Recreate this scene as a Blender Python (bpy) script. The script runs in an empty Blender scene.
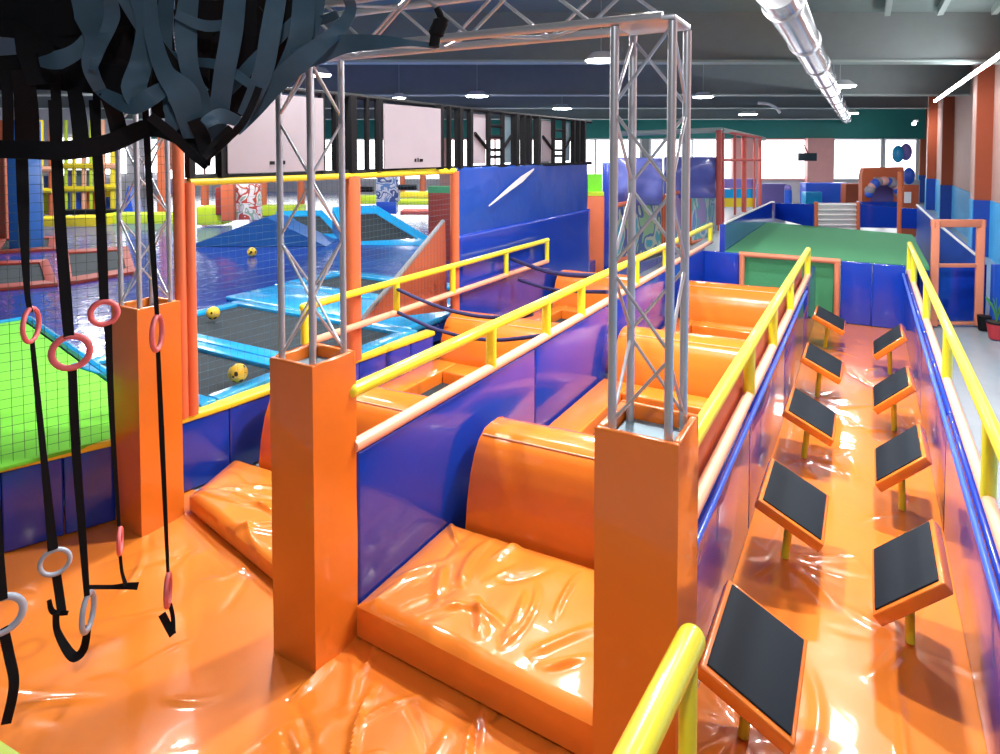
import bpy, bmesh, math, random
from mathutils import Vector as V, Matrix, noise
random.seed(7)
S = bpy.context.scene
COL = S.collection
# ------------------------------------------------------------------ camera
F = 640.0; PITCH = math.radians(2.2); CAMZ = 3.71
PSI = math.atan(368 / F * math.cos(PITCH))
SH = (F * math.tan(PITCH) - 225) / 1000
cd = bpy.data.cameras.new('camera'); cam = bpy.data.objects.new('camera', cd); COL.objects.link(cam)
cd.sensor_width = 36; cd.lens = 36 * F / 1000; cd.shift_y = SH; cd.clip_end = 300
cam.location = (0, 0, CAMZ); cam.rotation_euler = (math.pi / 2 - PITCH, 0, PSI)
S.camera = cam
RM = cam.rotation_euler.to_matrix()
FW = V((-math.sin(PSI), math.cos(PSI), 0)); RT = V((math.cos(PSI), math.sin(PSI), 0)); C0 = V((0, 0, CAMZ))
def ray(px, py): return RM @ V(((px - 500) / F, ((377 - py) + SH * 1000) / F, -1))
def on_z(px, py, z): d = ray(px, py); return C0 + d * ((z - CAMZ) / d.z)
def on_x(px, py, x): d = ray(px, py); return C0 + d * (x / d.x)
def at(px, py, D): d = ray(px, py); return C0 + d * (D / d.dot(FW))

# ------------------------------------------------------------------ materials
def nt(name):
    m = bpy.data.materials.new(name); m.use_nodes = True
    return m, m.node_tree, m.node_tree.nodes['Principled BSDF']
def mat(name, c, rough=.4, metal=0, coat=0, bump=0, bscale=8, var=.08, vscale=3, dist=.02, distort=0, spec=.5):
    m, t, p = nt(name); N, L = t.nodes, t.links
    p.inputs['Roughness'].default_value = rough; p.inputs['Metallic'].default_value = metal
    p.inputs['Coat Weight'].default_value = coat; p.inputs['Coat Roughness'].default_value = .06
    p.inputs['Specular IOR Level'].default_value = spec
    tc = N.new('ShaderNodeTexCoord')
    n = N.new('ShaderNodeTexNoise'); n.inputs['Scale'].default_value = vscale; n.inputs['Detail'].default_value = 4
    L.new(tc.outputs['Object'], n.inputs['Vector'])
    mx = N.new('ShaderNodeMix'); mx.data_type = 'RGBA'
    mx.inputs[6].default_value = (*[v * (1 - var) for v in c], 1); mx.inputs[7].default_value = (*[min(1, v * (1 + var)) for v in c], 1)
    L.new(n.outputs['Fac'], mx.inputs[0]); L.new(mx.outputs[2], p.inputs['Base Color'])
    if bump:
        b = N.new('ShaderNodeTexNoise'); b.inputs['Scale'].default_value = bscale; b.inputs['Detail'].default_value = 2; b.inputs['Distortion'].default_value = distort
        L.new(tc.outputs['Object'], b.inputs['Vector'])
        bp = N.new('ShaderNodeBump'); bp.inputs['Strength'].default_value = bump; bp.inputs['Distance'].default_value = dist
        L.new(b.outputs['Fac'], bp.inputs['Height']); L.new(bp.outputs['Normal'], p.inputs['Normal']); L.new(bp.outputs['Normal'], p.inputs['Coat Normal'])
    return m
def emat(name, c, s):
    m, t, p = nt(name)
    p.inputs['Base Color'].default_value = (*c, 1); p.inputs['Emission Color'].default_value = (*c, 1); p.inputs['Emission Strength'].default_value = s
    return m
def graffiti(name, cols, scale):
    m, t, p = nt(name); N, L = t.nodes, t.links
    tc = N.new('ShaderNodeTexCoord'); n = N.new('ShaderNodeTexNoise'); n.inputs['Scale'].default_value = scale; n.inputs['Detail'].default_value = 1; n.inputs['Distortion'].default_value = 1.0
    L.new(tc.outputs['Object'], n.inputs['Vector'])
    r = N.new('ShaderNodeValToRGB'); r.color_ramp.interpolation = 'CONSTANT'
    e = r.color_ramp.elements; e[0].position = 0; e[0].color = (*cols[0], 1); e[1].position = .36; e[1].color = (*cols[1], 1)
    for k, c in enumerate(cols[2:]):
        q = e.new(.36 + .3 * (k + 1) / len(cols[1:])); q.color = (*c, 1)
    L.new(n.outputs['Fac'], r.inputs['Fac']); L.new(r.outputs['Color'], p.inputs['Base Color']); p.inputs['Roughness'].default_value = .4
    return m
ORG = (.76, .188, .018)
M = {
 'orange_wrinkled': mat('orange_wrinkled_vinyl', (.80, .218, .026), .30, coat=1, spec=.25, bump=.05, bscale=2.6, dist=.05, distort=1.2),
 'orange': mat('orange_vinyl', ORG, .24, coat=.5, bump=.12, bscale=3, dist=.03),
 'orange_pillar': mat('orange_pillar_vinyl', ORG, .28, coat=.5, bump=.14, bscale=2.6, dist=.03, distort=.8),
 'orange_matte': mat('orange_painted_pad', (.66, .155, .06), .45),
 'orange_frame': mat('orange_frame_paint', (.66, .22, .12), .45),
 'red_dark': mat('maroon_pad', (.25, .035, .025), .55, spec=.25),
 'blue': mat('blue_vinyl', (.006, .045, .44), .2, coat=.55, bump=.10, bscale=1.6, dist=.04),
 'blue_sheet': mat('blue_sheet', (.010, .065, .40), .3, coat=.3, bump=.3, bscale=1.4, dist=.08, distort=1),
 'blue_mid': mat('blue_medium_vinyl', (.02, .10, .62), .3, coat=.3),
 'blue_floor': mat('navy_glossy_floor', (.02, .05, .30), .17, coat=.3, bump=.25, bscale=2.2, dist=.05, distort=1.5),
 'blue_deep': mat('deep_blue_wedge', (.015, .10, .34), .35, coat=.2),
 'cyan': mat('cyan_pad', (.012, .34, .72), .25, coat=.5, bump=.2, bscale=3, dist=.03),
 'yellow': mat('yellow_tube', (.82, .79, .03), .3, coat=.4),
 'yellow_pad': mat('yellow_pad', (.80, .66, .03), .35, coat=.3),
 'lime': mat('lime_pad', (.50, .68, .03), .4),
 'peach': mat('peach_tube', (.85, .44, .28), .35, coat=.3),
 'black': mat('black_rubber', (.012, .018, .026), .75, bump=.1, bscale=90, dist=.003, spec=.2),
 'black_frame': mat('black_frame', (.005, .005, .007), .6, spec=.2),
 'bed': mat('black_trampoline_bed', (.025, .034, .042), .8, spec=.2, bump=.1, bscale=120, dist=.004),
 'webbing': mat('black_webbing', (.007, .007, .009), .8, spec=.15, bump=.2, bscale=60, dist=.003),
 'webbing_lit': mat('lit_webbing', (.035, .085, .135), .7, bump=.2, bscale=60, dist=.003, var=.25, vscale=6),  # cargo net webbing with the lamp light put into its colour
 'steel': mat('truss_steel', (.52, .55, .61), .34, metal=.65, bump=.03, bscale=40, dist=.002),
 'plate': mat('pale_blue_plate', (.16, .25, .31), .4, metal=.3),
 'duct': mat('aluminium_duct', (.72, .74, .8), .22, metal=.95, bump=.1, bscale=9),
 'pink': mat('pink_plastic', (.72, .14, .15), .4),
 'ring_grey': mat('grey_plastic', (.36, .42, .52), .4),
 'tape': mat('pale_blue_tape', (.35, .62, .80), .5),
 'turf': mat('green_turf', (.06, .29, .13), .9, bump=.5, bscale=160, dist=.01, var=.15, vscale=30),
 'turf_lime': mat('lime_turf', (.16, .62, .03), .85, bump=.3, bscale=140, dist=.01, var=.12, vscale=4),
 'concrete': mat('grey_floor', (.36, .42, .45), .25, bump=.05, bscale=8),
 'ceiling': mat('ceiling_dark', (.24, .30, .29), .8),
 'girder': mat('girder_dark', (.25, .29, .29), .7),
 'girder_edge': mat('girder_edge', (.42, .50, .48), .6),
 'fascia': mat('teal_fascia', (.03, .26, .24), .6),
 'white': mat('white_paint', (.8, .8, .82), .4),
 'board': mat('pale_board', (.33, .29, .33), .45),
 'wall_peach': mat('peach_wall', (.52, .30, .25), .6),
 'wall_orange': mat('orange_pilaster', (.42, .085, .03), .6),
 'wall_cyan': mat('cyan_wall', (.05, .40, .80), .5),
 'wall_blue': mat('blue_wall', (.012, .07, .42), .5),
 'wall_far': mat('pale_far_wall', (.62, .60, .66), .6),
 'wall_pink': mat('pink_pillar', (.72, .36, .34), .6),
 'net': mat('net_cord', (.03, .06, .04), .8),
 'net_pale': mat('teal_net_cord', (.06, .16, .24), .8),
 'red_pot': mat('red_pot', (.45, .03, .04), .4),
 'leaf': mat('leaf_green', (.06, .25, .05), .6),
 'soil': mat('soil_brown', (.05, .03, .02), .9),
 'red_tube': mat('red_tube', (.55, .10, .08), .4),
 'purple': mat('purple_board', (.20, .16, .50), .5),
 'violet_sheet': mat('violet_sheet', (.13, .16, .50), .3, coat=.3, bump=.2, bscale=1.5, dist=.06),
 'wedge_brown': mat('brown_orange_board', (.42, .10, .045), .5), 'edge_grey': mat('grey_edge', (.22, .23, .26), .5),
 'rope': mat('navy_rope', (.02, .02, .10), .7),
 'dark_screen': mat('dark_screen', (.02, .06, .08), .3),
 'lamp': emat('lamp_glow', (.93, .97, 1), 40),
 'daylight': emat('daylight_pane', (.96, .98, 1), 3.6),
 'g1': graffiti('mural_green', [(.12, .45, .16), (.05, .40, .50), (.55, .62, .45), (.05, .12, .35), (.30, .55, .25)], .8),
 'g2': graffiti('mural_blue', [(.25, .55, .60), (.10, .25, .60), (.55, .62, .62), (.05, .40, .42), (.30, .22, .50)], .7),
 'g3': graffiti('mural_red', [(.8, .75, .7), (.55, .08, .05), (.8, .78, .72), (.30, .45, .30), (.75, .70, .68)], 1.8),
 'g4': graffiti('mural_white', [(.75, .8, .85), (.05, .10, .30), (.75, .8, .85), (.15, .30, .60), (.8, .82, .85)], 1.8),
}
# football: yellow with black patches
m, t, p = nt('football'); N, L = t.nodes, t.links
tc = N.new('ShaderNodeTexCoord'); vo = N.new('ShaderNodeTexVoronoi'); vo.inputs['Scale'].default_value = 13
L.new(tc.outputs['Object'], vo.inputs['Vector']); r = N.new('ShaderNodeValToRGB'); r.color_ramp.interpolation = 'CONSTANT'
r.color_ramp.elements[0].color = (.02, .02, .02, 1); r.color_ramp.elements[1].position = .36; r.color_ramp.elements[1].color = (.85, .55, .03, 1)
L.new(vo.outputs['Distance'], r.inputs['Fac']); L.new(r.outputs['Color'], p.inputs['Base Color']); M['ball'] = m

# ------------------------------------------------------------------ mesh builder
class MB:
    def __init__(s): s.bm = bmesh.new()
    def box(s, c, d, rz=0, bev=0, rot=None):
        mtx = Matrix.Translation(V(c)) @ (rot.to_4x4() if rot else Matrix.Rotation(rz, 4, 'Z')) @ Matrix.Diagonal((*d, 1))
        g = bmesh.ops.create_cube(s.bm, size=1, matrix=mtx)
        if bev:
            es = list({e for v in g['verts'] for e in v.link_edges})
            bmesh.ops.bevel(s.bm, geom=es, offset=bev, segments=3, affect='EDGES', profile=.5)
        return s
    def prism(s, poly, vec, bev=0):
        vec = V(vec)
        a = [s.bm.verts.new(V(p)) for p in poly]; b = [s.bm.verts.new(V(p) + vec) for p in poly]
        n = len(a); fs = [s.bm.faces.new(a), s.bm.faces.new(b[::-1])]
        for i in range(n): fs.append(s.bm.faces.new((a[i], b[i], b[(i + 1) % n], a[(i + 1) % n])))
        bmesh.ops.recalc_face_normals(s.bm, faces=fs)
        if bev: bmesh.ops.bevel(s.bm, geom=list({e for f in fs for e in f.edges}), offset=bev, segments=2, affect='EDGES', profile=.5)
        return s
    def tube(s, pts, r, seg=12):
        pts = [V(p) for p in pts]; rings = []
        up = None
        for i, p in enumerate(pts):
            d = (pts[min(i + 1, len(pts) - 1)] - pts[max(i - 1, 0)]).normalized()
            if up is None: up = V((0, 0, 1)) if abs(d.z) < .9 else V((1, 0, 0))
            x = d.cross(up).normalized(); y = x.cross(d).normalized(); up = y
            rr = r[i] if isinstance(r, (list, tuple)) else r
            rings.append([s.bm.verts.new(p + x * math.cos(2 * math.pi * k / seg) * rr + y * math.sin(2 * math.pi * k / seg) * rr) for k in range(seg)])
        for a, b in zip(rings, rings[1:]):
            for k in range(seg): s.bm.faces.new((a[k], a[(k + 1) % seg], b[(k + 1) % seg], b[k]))
        s.bm.faces.new(rings[0][::-1]); s.bm.faces.new(rings[-1])
        return s
    def ribbon(s, pts, ws, side=None, th=.006, twist=None):
        pts = [V(p) for p in pts]; prev = None
        for i, p in enumerate(pts):
            d = (pts[min(i + 1, len(pts) - 1)] - pts[max(i - 1, 0)]).normalized()
            view = (p - C0).normalized() if side is None else V(side)
            x = d.cross(view)
            x = x.normalized() if x.length > 1e-4 else RT
            if twist: x = Matrix.Rotation(twist[i], 3, d) @ x
            n = x.cross(d).normalized() * th / 2; w = (ws[i] if isinstance(ws, (list, tuple)) else ws) / 2
            cur = [s.bm.verts.new(q) for q in (p - x * w - n, p + x * w - n, p + x * w + n, p - x * w + n)]
            if prev:
                for k in range(4): s.bm.faces.new((prev[k], prev[(k + 1) % 4], cur[(k + 1) % 4], cur[k]))
            else: s.bm.faces.new(cur[::-1])
            prev = cur
        s.bm.faces.new(prev)
        return s
    def torus(s, c, R, r, ax, ay, nu=28, nv=10):
        c, ax, ay = V(c), V(ax).normalized(), V(ay).normalized(); az = ax.cross(ay)
        g = []
        for i in range(nu):
            a = 2 * math.pi * i / nu; o = ax * math.cos(a) + ay * math.sin(a)
            g.append([s.bm.verts.new(c + o * (R + r * math.cos(2 * math.pi * k / nv)) + az * r * math.sin(2 * math.pi * k / nv)) for k in range(nv)])
        for i in range(nu):
            for k in range(nv): s.bm.faces.new((g[i][k], g[(i + 1) % nu][k], g[(i + 1) % nu][(k + 1) % nv], g[i][(k + 1) % nv]))
        return s
    def sphere(s, c, r, u=20, v=12, sc=(1, 1, 1)):
        bmesh.ops.create_uvsphere(s.bm, u_segments=u, v_segments=v, radius=r, matrix=Matrix.Translation(V(c)) @ Matrix.Diagonal((*sc, 1))); return s
    def cone(s, c, r1, r2, h, seg=20):
        bmesh.ops.create_cone(s.bm, cap_ends=True, segments=seg, radius1=r1, radius2=r2, depth=h, matrix=Matrix.Translation(V(c))); return s
    def grid(s, fn, nu, nv, thick=0):
        g = [[s.bm.verts.new(fn(i / nu, j / nv)) for j in range(nv + 1)] for i in range(nu + 1)]
        for i in range(nu):
            for j in range(nv): s.bm.faces.new((g[i][j], g[i + 1][j], g[i + 1][j + 1], g[i][j + 1]))
        if thick:
            bd = [g[i][0] for i in range(nu + 1)] + [g[nu][j] for j in range(1, nv + 1)] + [g[i][nv] for i in range(nu - 1, -1, -1)] + [g[0][j] for j in range(nv - 1, 0, -1)]
            lo = [s.bm.verts.new((v.co.x, v.co.y, thick)) for v in bd]; n = len(bd)
            for k in range(n): s.bm.faces.new((bd[k], lo[k], lo[(k + 1) % n], bd[(k + 1) % n]))
            s.bm.faces.new(lo)
        return s
    def obj(s, name, m, parent=None, origin=None, smooth=True):
        bm = s.bm
        if parent is not None: o = V(parent['_o']) if '_o' in parent.keys() else V((0, 0, 0))
        elif origin is not None: o = V(origin)
        else:
            xs = [v.co for v in bm.verts]
            o = V((sum(min(c[k] for c in xs) + max(c[k] for c in xs) for _ in (0,)) / 2 for k in (0, 1))).to_3d(); o.z = min(c.z for c in xs)
        bmesh.ops.recalc_face_normals(bm, faces=bm.faces)
        for v in bm.verts: v.co -= o
        me = bpy.data.meshes.new(name); bm.to_mesh(me); bm.free()
        me.materials.append(M[m])
        if smooth:
            for f in me.polygons: f.use_smooth = True
            me.set_sharp_from_angle(angle=math.radians(38))
        ob = bpy.data.objects.new(name, me); COL.objects.link(ob)
        if parent is not None: ob.parent = parent
        else: ob.location = o
        return ob
def tag(o, label, cat, group=None, kind=None):
    o['label'] = label; o['category'] = cat
    if group: o['group'] = group
    if kind: o['kind'] = kind
    return o
def thing(name, label, cat, loc=(0, 0, 0), group=None):
    o = bpy.data.objects.new(name, None); COL.objects.link(o); o.location = loc; o['_o'] = tuple(loc); o.empty_display_size = .1
    return tag(o, label, cat, group)
def struct(o): o['kind'] = 'structure'; return o
def dup(root, loc, label):
    r = root.copy(); COL.objects.link(r); r.location = loc; r['label'] = label; r['_o'] = tuple(loc)
    for ch in list(root.children):
        c = ch.copy(); COL.objects.link(c); c.parent = r
        for g in ch.children:
            d = g.copy(); COL.objects.link(d); d.parent = c
    return r
def lerp(a, b, t): return a + (b - a) * t
def sub(pts, n=6):      # smooth Catmull-Rom subdivision
    pts = [V(p) for p in pts]; out = []
    for i in range(len(pts) - 1):
        p0, p1, p2, p3 = pts[max(i - 1, 0)], pts[i], pts[i + 1], pts[min(i + 2, len(pts) - 1)]
        for k in range(n):
            t = k / n; out.append(.5 * ((2 * p1) + (p2 - p0) * t + (2 * p0 - 5 * p1 + 4 * p2 - p3) * t * t + (3 * p1 - p0 - 3 * p2 + p3) * t ** 3))
    return out + [pts[-1]]
def creases(seed, n, x0, x1, y0, y1, ang, spread, lmin, lmax, w=.028, h=.02, centres=()):
    """random vinyl folds: (x, y, dx, dy, length, width, height, bend)"""
    r = random.Random(seed); out = []
    for k in range(n):
        if centres and r.random() < .6:
            cx, cy = r.choice(centres); a = r.uniform(0, 6.28); d0 = r.uniform(.07, .16)
            x, y = cx + math.cos(a) * d0, cy + math.sin(a) * d0; L_ = r.uniform(.25, .6)
        else:
            a = ang + r.gauss(0, spread); x, y = r.uniform(x0, x1), r.uniform(y0, y1); L_ = r.uniform(lmin, lmax)
        out.append((x, y, math.cos(a), math.sin(a), L_, w * r.uniform(.7, 1.5), h * r.uniform(.4, 1.2) * r.choice((1, 1, -.6)), r.uniform(-.35, .35)))
    return out
def wrinkle(x, y, a, cr, seed):
    z = a * noise.noise(V((x * 1.1, y * 1.1, seed))) + a * .35 * noise.noise(V((x * 3.1, y * 3.1, seed + 4)))
    for cx, cy, dx, dy, L_, w, h, bd in cr:
        ux, uy = x - cx, y - cy; t = ux * dx + uy * dy
        if t < -.05 or t > L_ + .05: continue
        d = ux * -dy + uy * dx - bd * (t - L_ / 2) ** 2 / L_ * 1.2
        if abs(d) > w * 3: continue
        f = max(0, min(1, (t + .05) / .12)) * max(0, min(1, (L_ + .05 - t) / (L_ * .5)))
        z += h * f * math.exp(-(d / w) ** 2)
    return z
def pbox(mb, x0, y0, x1, y1, D, th=.3, bev=0):      # a box standing square to the hall, its front at distance D
    a, b = at(x0, y0, D), at(x1, y1, D)
    w = (b - a).dot(RT); c = (a + b) / 2 + FW * th / 2
    return mb.box(c, (abs(w), th, abs(a.z - b.z)), rz=PSI, bev=bev)

# ------------------------------------------------------------------ setting
BD = 47.0                                   # distance of the bright end wall
def plane_box(name, m, c, d, rz=0): return struct(MB().box(c, d, rz).obj(name, m, smooth=False))
plane_box('floor', 'concrete', (-20, 24, -.17), (62, 66, .3))
plane_box('ceiling', 'ceiling', (-20, 22, 7.75), (62, 66, .2))
c = C0 + FW * (BD + .2) + RT * (-10)
plane_box('wall_back', 'wall_far', (c.x, c.y, .7), (86, .3, 1.9), PSI)
plane_box('trim_1', 'fascia', (c.x, c.y, 6.17), (86, .5, 3.0), PSI)
# windows of the end wall: pane + frame
k = 0
for x0, x1 in ((-140, -20), (-10, 60), (70, 150), (160, 250), (262, 340), (350, 440), (450, 540), (550, 640), (650, 733), (758, 808), (833, 880), (884, 915)):
    k += 1
    fr = MB()
    a, b = at(x0, 138, BD), at(x1, 180, BD)
    mid = (a + b) / 2; w = (b - a).dot(RT)
    pane = MB().box((mid.x, mid.y, 3.17), (w, .06, 3.0), PSI).obj('window_%d' % k, 'daylight', smooth=False); struct(pane)
    pane['_o'] = tuple(pane.location)
    for t in ([0, .5, 1] if w > 4 else [0, 1]):
        q = mid + RT * w * (t - .5) - FW * .05; fr.box((q.x, q.y, 3.17), (.14, .16, 3.0), PSI)
    for z in (1.7, 4.65): fr.box((mid.x - FW.x * .05, mid.y - FW.y * .05, z), (w, .16, .12), PSI)
    fr.obj('window_frame', 'wall_pink' if k % 3 == 1 else 'white', pane, smooth=False)
for i, (x0, x1) in enumerate(((733, 758), (808, 833), (440, 450), (250, 262))):
    struct(pbox(MB(), x0, 138, x1, 190, BD - .6, .5).obj('trim_%d' % (i + 2), 'wall_pink', smooth=False))
# left end of the hall
plane_box('wall_left', 'wall_far', (-46, 14, 3.75), (.3, 50, 7.7))
for i, y in enumerate((6, 12, 18, 24, 30)):
    pane = struct(MB().box((-45.8, y, 3.4), (.06, 4.6, 2.6)).obj('window_%d' % (k + 1 + i), 'daylight', smooth=False)); pane['_o'] = tuple(pane.location)
    f = MB()
    for yy in (-2.3, 0, 2.3): f.box((-45.72, y + yy, 3.4), (.12, .14, 2.6))
    for z in (2.1, 4.7): f.box((-45.72, y, z), (.12, 4.7, .12))
    f.obj('window_frame', 'white', pane, smooth=False)
# right wall with pilasters
plane_box('wall_right', 'wall_peach', (3.95, 22, 4.83), (.3, 56, 5.65))
plane_box('trim_10', 'wall_cyan', (3.94, 22, .98), (.34, 56, 2.04))
for i, D in enumerate((13.4, 22.7, 33, 41, 47)):
    y = (D + 3.4 * math.sin(PSI)) / math.cos(PSI)
    u = plane_box('trim_%d' % (11 + i), 'wall_orange', (3.6, y + .5, 4.8), (.55, .9, 5.6)); u['_o'] = tuple(u.location)
    MB().box((3.59, y + .5, 1.0), (.58, .94, 2.0)).obj('pilaster_base', 'wall_blue', u, smooth=False)
    MB().box((3.315, y + .52, 4.8), (.02, .86, 5.6)).obj('pilaster_side', 'wall_peach', u, smooth=False)
    MB().box((3.29, y + .53, 1.0), (.02, .84, 2.0)).obj('pilaster_side_base', 'wall_cyan', u, smooth=False)
# girders under the roof
for i, (yy, D) in enumerate(((62, 18.2), (95, 28), (108, 36), (119, 44))):
    z = CAMZ + (152 - yy) / F * D
    q = C0 + FW * (D + .25) - RT * 6
    g = thing('roof_girder', ['dark roof girder nearest the camera, crossing behind the tall truss top', 'dark roof girder second from the camera', 'dark roof girder third from the camera', 'dark roof girder closest to the bright end windows'][i], 'girder', (q.x, q.y, z))
    MB().box((q.x, q.y, (z + 7.62) / 2 + .03), (60, .45, 7.62 - z), PSI).obj('web', 'girder', g, smooth=False)
    MB().box((q.x - FW.x * .1, q.y - FW.y * .1, z), (60, .5, .07), PSI).obj('flange', 'girder_edge', g, smooth=False)  # light on the lower edge is painted in as a paler flange
for i, px in enumerate((812, 896, 940, 985)):
    q = at(px, 16, 17.6)
    tag(MB().box((q.x - .2 * (2 - i), q.y - 4.0, 7.53), (.14, 8.0, .2)).obj('purlin', 'girder_edge', smooth=False),
        ['pale purlin just right of the air duct under the roof', 'pale purlin second right of the air duct under the roof', 'pale purlin third right of the air duct under the roof', 'pale purlin closest to the right wall under the roof'][i], 'purlin', 'pale purlins at the top right')

# ------------------------------------------------------------------ lamps
def lamp(pos, label, r=.28, power=0, group='ceiling lamps'):
    x, y, z = pos
    L_ = thing('ceiling_lamp', label, 'lamp', (x, y, z - .12), group)
    hs = MB().cone((x, y, z + .02), r, r * .55, .2).obj('housing', 'white', L_); hs['_o'] = L_['_o']
    MB().cone((x, y, z - .10), r * .88, r * .88, .03).obj('lens', 'lamp', hs)['label'] = 'glowing round lens'
    MB().tube([(x, y, z + .1), (x, y, 7.6)], .015, 6).obj('drop_rod', 'steel', L_)
    if power:
        ld = bpy.data.lights.new('lamp_light', 'AREA'); ld.shape = 'DISK'; ld.size = r * 2.0; ld.energy = power; ld.color = (1, .97, .94)
        lo = bpy.data.objects.new('lamp_light', ld); COL.objects.link(lo); lo.location = (0, 0, -.03); lo.parent = L_
    return L_
for px, py, lab, r, pw in ((318, 72, 'bright ceiling lamp shining just above the middle truss column', .42, 160), (601, 57, 'bright ceiling lamp left of the tall near truss top', .42, 200),
        (840, 84, 'white ceiling lamp beside the duct, nearer of the duct lamps', .55, 160), (850, 112, 'white ceiling lamp beside the far end of the duct', .5, 120), (703, 95, 'small ceiling lamp just right of the tall near truss', .45, 160),
        (748, 113, 'small ceiling lamp between the tall truss and the duct', .6, 120), (477, 94, 'small ceiling lamp above the first hoop frame', .5, 160), (562, 107, 'small ceiling lamp above the second hoop frame', .55, 120), (399, 96, 'small ceiling lamp above the smaller pale board', .3, 160)):
    z = 6.15; D = F * (z - CAMZ) / (152 - py)
    lamp(at(px, py, D), lab, r, pw * (1.8 if D > 22 else 1))
NEAR = [(.15, 8.6, 500, .2, 6.3), (-2.2, 6.9, 440, .2, 6.3), (-5.9, 5.6, 260, .18, 6.3), (.1, -.2, 150, .2, 6.0), (-.2, 12.6, 300, .25, 6.7), (-5.0, 9.6, 170, .25, 6.6), (-9.5, 6, 200, .3, 6.3), (-9, 8.5, 200, .3, 6.75), (2.4, 6, 90, .3, 6.3)]  # unseen lamps: some read from cast shadows, others added to brighten the lanes
for x, y, pw, rr, z in NEAR: lamp((x, y, z), 'unseen white round ceiling lamp put in to light the lanes, out of the frame', rr, pw)
for x, y, pw in ((-17, 9, 400), (-22, 14, 500), (-27, 14, 480)): lamp((x, y, 6.6), 'white round ceiling lamp added to brighten the arena, mostly hidden by the black net', .35, pw, 'added arena lamps')  # lamps added to brighten the far side of the arena
# fluorescent tubes on the right wall
a, b = at(935, 101, 26), at(1003, 53, 14)
t = thing('fluorescent_tube', 'long white fluorescent tube high on the right wall', 'lamp', a)
MB().tube([a, b], .05).obj('tube', 'lamp', t); MB().tube([a + V((.07, 0, .08)), b + V((.07, 0, .08))], .05).obj('batten', 'white', t)
a = at(914, 124, 40)
t = thing('wall_lamp', 'short white lamp on the pilaster nearest the end windows', 'lamp', a)
MB().tube([a, a + V((.1, 1.6, .1))], .10).obj('tube', 'lamp', t); MB().box(a + V((.12, .8, .22)), (.2, 1.7, .1)).obj('batten', 'white', t)

# ------------------------------------------------------------------ air duct
da, db = at(776, -12, 9.0), at(848, 122, 50)
du = thing('air_duct', 'long shiny aluminium air duct hanging under the roof', 'duct', da)
MB().tube([da, db], .29, 24).obj('pipe', 'duct', du)
for i in range(12):
    q = da.lerp(db, .02 + i * .085); d = (db - da).normalized()
    MB().tube([q - d * .05, q + d * .05], .32, 24).obj('joint_ring', 'duct', du)
for i in range(5):
    q = da.lerp(db, .05 + i * .18)
    MB().tube([q + V((.0, 0, .25)), (q.x, q.y, 7.6)], .02, 6).obj('hanger', 'steel', du)
q = at(765, 104, 30)
tag(MB().tube(sub([at(758, 103, 30), at(768, 104, 30), at(776, 108, 30), at(780, 113, 30)]), .07, 8).obj('ceiling_hose', 'white'), 'short pale curved hose under the roof left of the duct', 'hose')

# ------------------------------------------------------------------ truss columns with padded sleeves
def truss_members(mb_cb, c, half, z0, z1, n):
    pass
def column(c, w, ztop, z1, label, rot=0):
    cx, cy = c
    t = thing('truss_column', label, 'pillar', (cx, cy, 0), 'padded truss columns')
    R_ = Matrix.Rotation(rot, 3, 'Z')
    P = lambda x, y, z: V((cx, cy, z)) + R_ @ V((x, y, 0))
    # padded sleeve: hollow square tube
    h = w / 2; th = .04; m = MB(); nz = 30
    def outer(u, v):
        z = ztop * v; s_ = (u * 4) % 4; k = int(min(s_, 3.9999)); f = s_ - k
        cs = [(-h, -h), (h, -h), (h, h), (-h, h), (-h, -h)]
        x, y = lerp(cs[k][0], cs[k + 1][0], f), lerp(cs[k][1], cs[k + 1][1], f)
        e = .004 * noise.noise(V((x * 3 + cx, y * 3 + cy, z * 2))) + (.006 * noise.noise(V((x * 14, y * 14, 3))) if v > .98 else 0)
        bul = 1 + .02 * math.sin(math.pi * f) + e / h
        return P(x * bul, y * bul, z + (.02 * noise.noise(V((x * 9, y * 9, cx))) if v > .98 else 0))
    m.grid(outer, 64, nz)
    m.obj('padded_sleeve', 'orange_pillar', t)['label'] = 'orange vinyl sleeve'
    m = MB(); s2 = h - th
    for (x, y, dx, dy) in ((0, -h + th / 2, w, th), (0, h - th / 2, w, th), (-h + th / 2, 0, th, w - 2 * th), (h - th / 2, 0, th, w - 2 * th)):
        m.box(P(x, y, ztop - .06), (dx, dy, .13), rot, bev=.012)
    m.obj('sleeve_rim', 'orange_pillar', t)
    MB().box(P(0, 0, ztop - .09), (w - .1, w - .1, .02), rot).obj('collar_plate', 'plate', t)
    q = .155
    cs = [(-q, -q), (q, -q), (q, q), (-q, q)]
    for x, y in cs: MB().tube([P(x, y, ztop - .08), P(x, y, z1)], .024, 12).obj('chord', 'steel', t)
    n = max(1, round((z1 - ztop) / .42)); dz = (z1 - ztop) / n
    for f in range(4):
        a, b = cs[f], cs[(f + 1) % 4]
        for j in range(n):
            lo, hi = (a, b) if (j + f) % 2 == 0 else (b, a)
            MB().tube([P(*lo, ztop + dz * j + .02), P(*hi, ztop + dz * (j + 1) - .02)], .010, 7).obj('brace', 'steel', t)
    MB().box(P(0, 0, z1 + .02), (.34, .34, .03), rot, bev=.006).obj('head_plate', 'steel', t)
    return t
P3 = (-1.035, 3.46); P2 = (-3.54, 3.38); P1 = (-6.20, 3.72)
TZ = 2.21
column(P3, .455, TZ, 4.38, 'nearest orange padded pillar with steel truss, beside the yellow handrail end')
column(P2, .435, TZ, 4.38, 'middle orange padded pillar with steel truss under the bright lamp')
column(P1, .44, TZ, 4.38, 'furthest left orange padded pillar with steel truss behind the hanging rings')
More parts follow.
